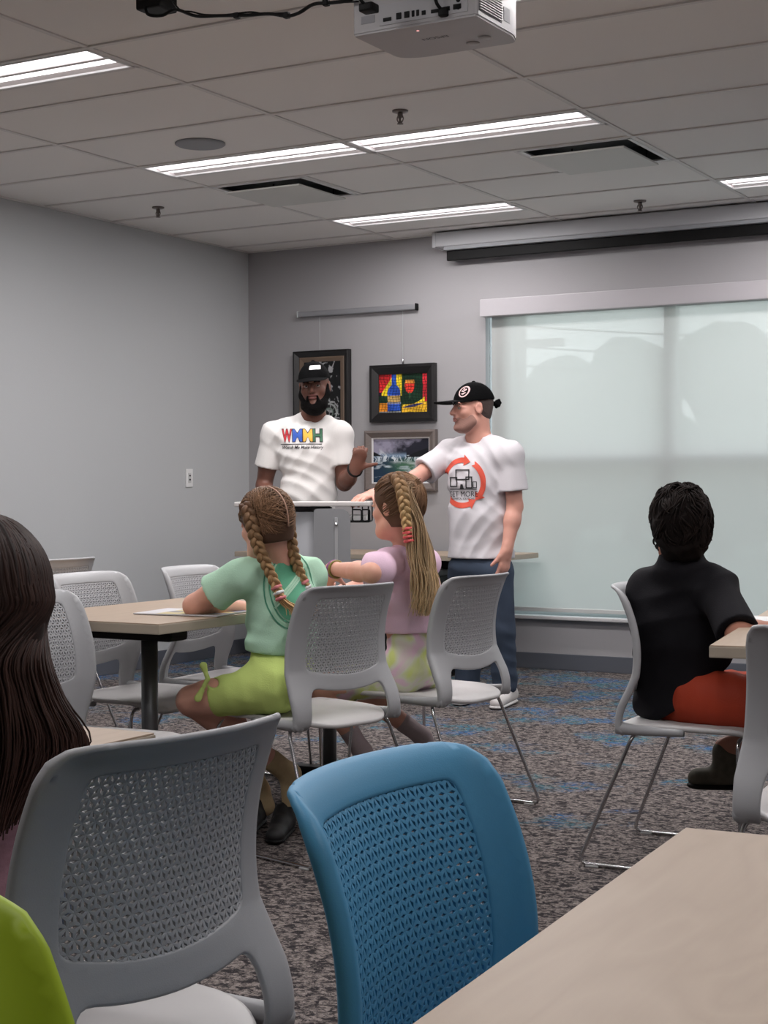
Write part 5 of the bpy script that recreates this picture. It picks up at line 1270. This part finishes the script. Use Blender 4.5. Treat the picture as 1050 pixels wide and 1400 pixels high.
G = Geo().tube(np.array([scalp_pt(O, R, s, 180 if a > 90 else 0, 180-a if a > 90 else a, .0150) for a in np.linspace(60, 208, 16)]), .0030, 6); G.part('parting', mat('scalp_skin', rgb(170, 132, 112), .6), sk.t, True)
bp1 = [at(337, 690, 4.90), at(342, 708, 4.875), at(347, 728, 4.87), at(355, 752, 4.875), at(368, 780, 4.885), at(377, 800, 4.885), at(384, 818, 4.88)]
bp2 = [at(391, 688, 5.0), at(393, 708, 4.97), at(396, 728, 4.95), at(400, 752, 4.955), at(408, 778, 4.97), at(415, 796, 4.975), at(422, 810, 4.98)]
for bp_k, lab in ((bp1, 'left braid'), (bp2, 'right braid')):
    braid_part(sk, 'braid', bp_k, .0205, 4.2, _r, rgb(96, 70, 54), rgb(196, 158, 112), lab)
m_pinkband = mat('pink_hair_band', rgb(214, 128, 132), .7)
for b_, tl in ((bp1, [at(384, 818, 4.88), at(392, 826, 4.875), at(399, 831, 4.875), at(402, 840, 4.875)]), (bp2, [at(422, 810, 4.98), at(426, 822, 4.98), at(428, 834, 4.98), at(428, 846, 4.98)])):
    q = b_[-1]; d = nrm(b_[-1]-b_[-2])
    for j in range(3):
        c = q-d*.018*j; a1 = nrm(np.cross(d, _f)); a2 = np.cross(d, a1); G = Geo().tube([c+.0125*(a1*math.cos(t)+a2*math.sin(t))*(1+.15*math.sin(5*t)) for t in np.linspace(0, 6.283, 21)[:-1]], .0055, 6, closed=True); G.part('hair_band', m_pinkband if j % 2 == 0 else m_white, sk.t, True)
    ps = []; tc_ = catmull(tl, 4)
    for k in range(60): off = np.array([rg.normal(0, .005) for _ in range(3)]); ps.append(tc_+np.linspace(.6, 1.3, len(tc_))[:, None]*off)
    V, F, C = strands(ps, .0022, rgb(180, 142, 98), rgb(206, 172, 124), 4, .25, 9); part('braid_tail', V, F, m_hair, sk.t, True, cols=C, kind='stuff')
# sock and shoe
m_sock = mat('tie_dye_sock', rgb(190, 168, 130), .9, vary=(22, .4, U3))
for K, A, fl in ((KL_, AL_, 1), (KR_, AR_, 0)):
    f = Field(*bounds([K, A], .12), .005); d = nrm(A-K); f.cone(A-d*.06, A+d*.03, .036, .034, .02); f.cone(A+d*.03, np.array([A[0], A[1], .06])+_r*.03, .034, .034, .02); sk.add('sock', f, m_sock)
    hl = np.array([A[0], A[1], 0.0])+_r*.0; shoe(sk, hl, hl+nrm(-_f*.9-_r*.1)*.20, m_shoe_b, m_black, .8)

# ======================= girl in pink, long ponytail with a braid
fw = facing(555, 22); HF = facing(543, 52)
P_ = at(561, 910, 5.60); C_ = at(562, 812, 5.58); N_ = at(556, 745, 5.56); SL_ = at(529, 772, 5.46); SR_ = at(582, 770, 5.72); HO = at(543, 694, 5.52)
EL_ = at(508, 783, 5.30); WL_ = at(455, 778, 5.55); ER_ = at(545, 815, 5.85); WR_ = at(492, 800, 5.75)
HL_ = at(545, 922, 5.56); KL_ = at(440, 940, 5.55); HRt = at(572, 920, 5.68); KR_ = at(468, 928, 5.80); AL_ = at(492, 1022, 5.56); AR_ = at(572, 1003, 5.85)
sk = Skinner('girl in a pale pink tee with a long blonde ponytail', (P_[0], P_[1], 0))
HR = headframe(HF, -2, 0); s = .90; lo, hi = bounds([P_, C_, N_, SL_, SR_, EL_, WL_, ER_, WR_, HO, KL_, KR_, AL_, AR_, at(450, 800, 5.6)], .14); f = Field(lo, hi, .0065)
T = torso(f, P_, C_, N_, SL_, SR_, fw, .64, k=.03, w=.98); [f.cone(H, H+(K-H)*.8, .066, .054, .03) for H, K in ((HL_, KL_), (HRt, KR_))]; f.plane((0, 0, .428), (0, 0, -1)); f.cone(N_-T[:, 2]*.03, HO+HR@np.array([0, -.022, -.05])*s, .043, .044, .02); g = head(f, HO, HR, s)
kid_arm(f, SL_, EL_, WL_, 1.02); kid_arm(f, SR_, ER_, WR_, 1.0)
hand(f, WL_, nrm(at(446, 795, 5.6)-WL_), -UPZ*.4-_r*.2+_f*.6, 1, .78, (30, 38, 42, 48), (45, 20)); hand(f, WR_, -_r-.1*UPZ, -UPZ, 1, .75, (15, 18, 20, 20))
for H, K, A in ((HL_, KL_, AL_), (HRt, KR_, AR_)): f.cone(H+(K-H)*.75, K, .052, .048, .03); f.cone(K, K+(A-K)*.4, .046, .043, .015); f.cone(K+(A-K)*.35, A, .043, .028, .02)
sk.add('body', f, m_girl)
m_pink = cloth('pink_cotton', rgb(226, 194, 214), .04); f = Field(lo, hi, .006); torso(f, P_, C_, N_, SL_, SR_, fw, .64, .012, k=.035, w=.98)
f.cone(C_-T[:, 2]*.02, C_*.42+P_*.58, .098, .100, .03, flat=(fw, .80))
f.disp(folds(.0055, 31, ((8, 4, 34), (22, 6, -18), (-12, 8, 26))))
sleeve(f, SL_, at(505, 784, 5.37), nrm(WL_-EL_)+nrm(EL_-SL_)*.6, .052, .062, .046, via=SL_+(EL_-SL_)*.7); sleeve(f, SR_, SR_+(ER_-SR_)*.7, ER_-SR_, .050, .058, .044)
f.cone(N_+T[:, 2]*.018+T[:, 1]*.012, N_+T[:, 2]*.12+T[:, 1]*.03, .048, .058, .008, 'cut'); f.plane(at(560, 864, 5.58), nrm(-UPZ+.03*_r)); sk.add('shirt', f, m_pink)
m_td = bpy.data.materials.new('tie_dye_shorts'); m_td.use_nodes = True
_n = m_td.node_tree.nodes; _l = m_td.node_tree.links; _c = _n.new('ShaderNodeTexCoord'); _z = _n.new('ShaderNodeTexNoise'); _z.inputs['Scale'].default_value = 9; _z.inputs['Distortion'].default_value = 1.0; _q = _n.new('ShaderNodeValToRGB')
_l.new(_c.outputs['Object'], _z.inputs[0]); _l.new(_z.outputs[0], _q.inputs[0]); _l.new(_q.outputs[0], _n['Principled BSDF'].inputs['Base Color']); _n['Principled BSDF'].inputs['Roughness'].default_value = .85
_e = _q.color_ramp.elements; _e[0].position = .36; _e[0].color = rgb(204, 214, 130); _e[1].position = .62; _e[1].color = rgb(222, 190, 206); _k = _e.new(.5); _k.color = rgb(214, 214, 196)
f = Field(lo, hi, .006); f.ell(P_, (.104, .090, .085), frame(fw, N_-P_), .03); f.ell((P_+C_)*.5-UPZ*.03, (.088, .072, .06), frame(fw), .04)
for H, K in ((HL_, KL_), (HRt, KR_)): f.cone(H, H+(K-H)*.75, .080, .060, .035)
f.disp(folds(.0035, 6, ((26, 10, 6), (14, -6, 26)))); sk.add('shorts', f, m_td)
O, R = HO, HR; haircap(sk, O, R, s, .010, rgb(92, 68, 52), low=-.075, seed=4); rg = np.random.default_rng(8); paths = []
gx = (180, 34)         # where the ponytail is gathered
for k in range(420):
    az = rg.uniform(18, 342); e0 = rg.uniform(-48, 50) if 75 < az < 285 else rg.uniform(14, 55); paths.append(scalp_path(O, R, s, (az, e0), (gx[0]+rg.uniform(-10, 10), gx[1]+rg.uniform(-8, 8)), 10, rg.uniform(.010, .014), .003))
V, F, C = strands(paths, .0017, rgb(104, 78, 60), rgb(140, 108, 80), 4, .35, 3); part('hair_strands', V, F, m_hair, sk.t, True, cols=C, kind='stuff')
paths = []; root = scalp_pt(O, R, s, 180, 30, .012)
for k in range(520):
    u = rg.uniform(-1, 1); w_ = rg.normal(0, 1); ln = rg.uniform(.80, 1.0)
    p1 = at(553+10*u, 668+rg.uniform(-6, 14), 5.44+.012*w_); v_ = 3*math.sin(k*1.7); p2 = at(567+13*u, 715, 5.42+.018*w_); p3 = at(575+15*u+2*w_+v_, 760, 5.42+.020*w_); p4 = at(581+15*u+3*w_-v_, 765+40*ln, 5.43+.022*w_); p5 = at(583+13*u+6*w_+v_, 765+78*ln, 5.45+.022*w_)
    paths.append(catmull([root+R@np.array([.010*u, -.004, .006*w_]), p1, p2, p3, p4, p5], 4))
V, F, C = strands(paths, .0020, rgb(120, 92, 70), rgb(222, 194, 152), 4, .4, 5); part('ponytail', V, F, m_hair, sk.t, True, cols=C, kind='stuff')
bpp = [at(541, 650, 5.46), at(547, 662, 5.42), at(551, 680, 5.395), at(554, 700, 5.385), at(556, 718, 5.38), at(558, 733, 5.38)]
braid_part(sk, 'braid', bpp, .0215, 3.4, _r, rgb(112, 84, 62), rgb(204, 170, 120), 'blonde braid over the ponytail')
q = bpp[-1]; d = nrm(bpp[-1]-bpp[-2])
for j in range(4):
    c = q-d*(.014*j-.016); a1 = nrm(np.cross(d, _f)); a2 = np.cross(d, a1); Geo().tube([c+.0125*(a1*math.cos(t)+a2*math.sin(t))*(1+.15*math.sin(5*t)) for t in np.linspace(0, 6.283, 21)[:-1]], .0055, 6, closed=True).part('hair_band', mat('coral_hair_band', rgb(224, 96, 96), .7) if j == 0 else bpy.data.materials['coral_hair_band'], sk.t, True)
ax = nrm(WL_-EL_); a1 = nrm(np.cross(ax, UPZ)); a2 = np.cross(ax, a1)
for j, cc_ in enumerate((rgb(150, 90, 140), rgb(130, 120, 60))):
    c = WL_-ax*(.012+.016*j); Geo().tube([c+.029*(a1*math.cos(t)+a2*math.sin(t)) for t in np.linspace(0, 6.283, 25)[:-1]], .0045, 6, closed=True).part('bracelet', mat('bracelet_'+str(j), cc_, .6), sk.t, True)
m_gsock = mat('grey_sock', rgb(172, 158, 160), .9, vary=(30, .12, U3))
for K, A in ((KL_, AL_), (KR_, AR_)):
    d = nrm(A-K); tip = np.array([A[0], A[1], 0])+nrm(_r)*.10+UPZ*.05; f = Field(*bounds([K, A, tip], .12), .005); f.cone(A-d*.07, A+d*.02, .035, .032, .02); f.cone(A+d*.02, A*.45+tip*.55, .033, .030, .02); sk.add('sock', f, m_gsock)
    f = Field(*bounds([A, tip], .14), .005); f.cone(A*.5+tip*.5, tip, .040, .036, .02); f.plane((0, 0, .004), (0, 0, -1)); sk.add('shoe', f, m_shoe_w)

# ======================= boy in black
fw = facing(925, -14); HF = facing(930, 14)
P_ = at(938, 956, 4.90); C_ = at(930, 862, 4.85); N_ = at(931, 768, 4.79); SL_ = at(884, 808, 4.90); SR_ = at(980, 806, 4.72); HO = at(930, 724, 4.78)
ER_ = at(1010, 868, 4.52); WR_ = at(1075, 862, 4.62); EL_ = at(905, 890, 5.06); WL_ = at(985, 880, 5.06)
HL_ = at(918, 950, 5.0); HRt = at(952, 952, 4.82); KR_ = np.array([-1.14, 4.60, .475]); KL_ = np.array([-1.10, 4.82, .48]); AR_ = np.array([-1.20, 4.58, .09]); AL_ = at(990, 1022, 5.0)
sk = Skinner('boy with short dark hair in a black tee and rust orange shorts', (P_[0], P_[1], 0))
HR = headframe(HF, -4, 0); s = .90; lo, hi = bounds([P_, C_, N_, SL_, SR_, ER_, WR_, EL_, WL_, HO, KL_, KR_, AL_, AR_], .14); f = Field(lo, hi, .0065)
T = torso(f, P_, C_, N_, SL_, SR_, fw, .84, k=.03); [f.cone(H, H+(K-H)*.8, .066, .054, .03) for H, K in ((HL_, KL_), (HRt, KR_))]; f.plane((0, 0, .428), (0, 0, -1)); f.cone(N_-T[:, 2]*.03, HO+HR@np.array([0, -.024, -.05])*s, .046, .047, .02); g = head(f, HO, HR, s)
kid_arm(f, SR_, ER_, WR_, 1.12); kid_arm(f, SL_, EL_, WL_, 1.1); hand(f, WR_, nrm(WR_-ER_), -UPZ, -1, .82, (15, 18, 20, 22)); hand(f, WL_, nrm(WL_-EL_), -UPZ, 1, .82, (15, 18, 20, 22))
for H, K, A in ((HL_, KL_, AL_), (HRt, KR_, AR_)): f.cone(H+(K-H)*.75, K, .056, .052, .03); f.cone(K, K+(A-K)*.4, .050, .049, .015); f.cone(K+(A-K)*.35, A, .049, .031, .02)
sk.add('body', f, m_girl2)
m_btee = cloth('black_cotton', rgb(24, 23, 27), .15); f = Field(lo, hi, .006); torso(f, P_, C_, N_, SL_, SR_, fw, .85, .016, k=.04)
f.cone(C_, P_-fw*.012, .138, .142, .04, flat=(fw, .78)); f.ell(P_-UPZ*.015-fw*.02, (.146, .11, .085), frame(fw), .04)
f.disp(folds(.0075, 41, ((6, 4, 26), (18, 6, -14), (-14, 8, 18)))); sleeve(f, SR_, SR_+(ER_-SR_)*.97, ER_-SR_, .056, .064, .050); sleeve(f, SL_, SL_+(EL_-SL_)*.8, EL_-SL_, .052, .058, .046)
f.cone(N_-T[:, 2]*.02, N_+T[:, 2]*.052+T[:, 1]*.008, .074, .058, .03); f.cone(N_+T[:, 2]*.068+T[:, 1]*.012, N_+T[:, 2]*.16+T[:, 1]*.03, .050, .060, .006, 'cut'); hp = at(903, 992, 4.75); f.plane(hp, nrm(-UPZ*.76+_r*.62)); f.plane((0, 0, .424), (0, 0, -1)); sk.add('shirt', f, m_btee)
m_rust = cloth('rust_orange_nylon', rgb(172, 66, 44), .1, .6); f = Field(lo, hi, .006); f.ell(P_-UPZ*.01, (.138, .112, .09), frame(fw), .03)
for H, K in ((HL_, KL_), (HRt, KR_)): f.cone(H, H+(K-H)*.88, .090, .080, .04)
f.disp(folds(.005, 8, ((26, 10, 8), (12, -6, 26)))); f.plane((0, 0, .420), (0, 0, -1)); sk.add('shorts', f, m_rust)
O, R = HO, HR; m_blk = attr_mat('dark_hair_fibre', .75, .1); haircap(sk, O, R, s, .022, rgb(24, 19, 18), low=-.105, seed=12, lump=.0035, hair_m=m_blk); rg = np.random.default_rng(12); paths = []
for k in range(900):
    az = rg.uniform(40, 320); el = rg.uniform(-58, 88)
    if 238 < az < 300 and el < 22: continue
    a0 = az+rg.uniform(-8, 8); sw_ = 22*math.sin(az*.09+el*.07); p = scalp_path(O, R, s, (az, el), (a0+sw_, max(-62, el-rg.uniform(14, 34))), 7, rg.uniform(.018, .025), .004); p[-1] += R@np.array([0, 0, 0])+nrm(p[-1]-O)*rg.uniform(0, .008); paths.append(p)
for k in range(140):
    az = rg.uniform(0, 360); paths.append(scalp_path(O, R, s, (az, rg.uniform(50, 88)), (az+rg.uniform(-40, 40), rg.uniform(35, 70)), 7, rg.uniform(.022, .030), .006))
V, F, C = strands(paths, .0034, rgb(24, 19, 18), rgb(36, 29, 27), 4, .5, 6); part('hair_strands', V, F, m_blk, sk.t, True, cols=C, kind='stuff')
m_camo = mat('dark_camo_shoe', rgb(84, 80, 68), .75, vary=(40, .5, U3))
for A, tip in ((AL_, AL_+_r*-.075-UPZ*.10+_f*.02), (AR_, None)):
    if tip is not None:
        f = Field(*bounds([A, tip], .14), .005); hl = A+_r*.06-UPZ*.095; f.cone(hl, tip, .042, .036, .02, flat=(UPZ, .9)); f.cone(hl+UPZ*.03, A-UPZ*.01, .040, .036, .03); f.cone(A-UPZ*.04, tip*.5+hl*.5+UPZ*.01, .034, .034, .02); b_ = sk.add('shoe', f, m_camo); f = Field(*bounds([hl, tip], .1), .005); f.cone(hl-UPZ*.024, tip-UPZ*.022, .046, .040, .01, flat=(UPZ, .35)); sk.add('sole', f, m_black, b_)
    else: hl = np.array([A[0], A[1], 0]); shoe(sk, hl, hl+nrm(fw)*.22, m_camo, m_black, .85)

# ======================= girl with long dark hair at the left edge
DD = 2.16
fw = facing(0, 40); HF = facing(0, 25)
HO = at(-28, 838, DD); N_ = at(-34, 925, DD+.0); C_ = at(-45, 1010, DD+.02); P_ = at(-30, 1240, DD+.06); SL_ = at(-165, 965, DD-.06); SR_ = at(30, 985, DD+.06)
EL_ = at(-210, 1100, DD+.05); WL_ = at(-120, 1060, DD+.3); ER_ = at(30, 1100, DD+.16); WR_ = at(0, 1040, DD+.36)
sk = Skinner('girl at the left edge, turned away, with very long dark brown hair', (P_[0], P_[1], 0))
HR = headframe(HF, -6, 0); s = .92; lo, hi = bounds([HO, N_, C_, P_, SL_, SR_, EL_, WL_, ER_, WR_, P_-UPZ*.02], .14); f = Field(lo, hi, .0075)
T = torso(f, P_, C_, N_, SL_, SR_, fw, .70, k=.03); f.cone(N_-T[:, 2]*.03, HO+HR@np.array([0, -.022, -.05])*s, .044, .045, .02); g = head(f, HO, HR, s)
kid_arm(f, SL_, EL_, WL_, 1.0); kid_arm(f, SR_, ER_, WR_, 1.0); hand(f, WL_, nrm(WL_-EL_), -UPZ, -1, .75, (15, 18, 20, 22)); hand(f, WR_, nrm(WR_-ER_), -UPZ, 1, .75, (15, 18, 20, 22))
sk.add('body', f, m_girl)
m_plaid = mat('mauve_shirt', rgb(150, 112, 124), .85, vary=(30, .35, (1, 1, 3)), bump=(200, .1, U3)); f = Field(lo, hi, .007); torso(f, P_, C_, N_, SL_, SR_, fw, .70, .014, k=.04)
for S, E_ in ((SL_, EL_), (SR_, ER_)): f.cone(S, S+(E_-S)*.7, .052, .058, .03)
f.cone(N_+T[:, 2]*.018+T[:, 1]*.012, N_+T[:, 2]*.12+T[:, 1]*.03, .050, .060, .008, 'cut'); f.plane(P_+UPZ*.0, -UPZ); sk.add('shirt', f, m_plaid)
HL_ = P_-T[:, 0]*.07-UPZ*.03; HRt = P_+T[:, 0]*.07-UPZ*.03; tf = nrm(np.array([-1, .25, 0])); KL_ = HL_+tf*.34-UPZ*.02; KR_ = HRt+tf*.34-UPZ*.02; AL_ = KL_-UPZ*.34+tf*.02; AR_ = KR_-UPZ*.34+tf*.02
legs(sk, [HL_, HRt], [KL_, KR_], [AL_, AR_], m_den, P_, frame(fw), .72, (.100, .07, .055), 'jeans')
for A in (AL_, AR_): hl = np.array([A[0], A[1], 0]); shoe(sk, hl-tf*.03, hl+tf*.17, m_shoe_b, m_sole, .8)
O, R = HO, HR; hc = rgb(40, 28, 25); haircap(sk, O, R, s, .014, hc, low=-.10, seed=12, lump=.0015, hair_m=m_hair); rg = np.random.default_rng(22); paths = []
f = Field(at(-190, 1240, DD)-.2, at(140, 690, DD)+.25, .008)      # the fall of hair down the back
for k in range(9):
    u = (k-4)/4; a = scalp_pt(O, R, s, 180-u*75, -5, -.016); pb = at(-26+72*u+6*math.sin(k), 1010-30*abs(u), DD-.055+.05*u*u); pc = at(-30+58*u, 1140-60*abs(u), DD-.06+.05*u*u); pm = at(-28+62*u, 910, DD-.055+.06*u*u)
    f.cone(a, pm, .020, .024, .02); f.cone(pm, pb, .024, .022, .02); f.cone(pb, pc, .022, .010, .02)
f.disp(lambda x, y, z: .003*np.sin(90*x+60*y+6*np.sin(7*z))+.002*np.sin(170*x-120*y+5*np.sin(9*z)))
V, F = f.mesh(); V, F = drop_small(V, F); part('hair_fall', V, F, m_hair, sk.t, True, cols=np.tile(np.append(np.array(hc[:3])*.7, 1), (len(V), 1)))
for k in range(1900):
    u = rg.uniform(-1.05, 1.05); j = rg.normal(0, 1); az = 180-u*80; el0 = rg.uniform(30, 89); wv = 7*math.sin(k*.7)
    sp = scalp_path(O, R, s, (az+rg.uniform(-6, 6), el0), (az, -20), 5, rg.uniform(.013, .021)); dz = -.095+.06*u*u+.008*j
    ln = rg.uniform(.75, 1.06)
    p1 = at(-27+88*u+2*j, 900, DD+dz); p2 = at(-25+102*u+4*j+wv*.5, 955, DD+dz-.005); p3 = at(-22+126*u+6*j+wv if u > .5 else -20+100*u+5*j+wv, 960+70*ln, DD+dz-.005); p4 = at(-30+86*u+6*j, 1010+150*ln-70*max(0, u), DD+dz)
    paths.append(catmull(list(sp)+[p1, p2, p3, p4], 4))
V, F, C = strands(paths, .0026, rgb(44, 31, 28), rgb(66, 45, 39), 4, .5, 6); part('hair_strands', V, F, m_hair, sk.t, True, cols=C, kind='stuff')
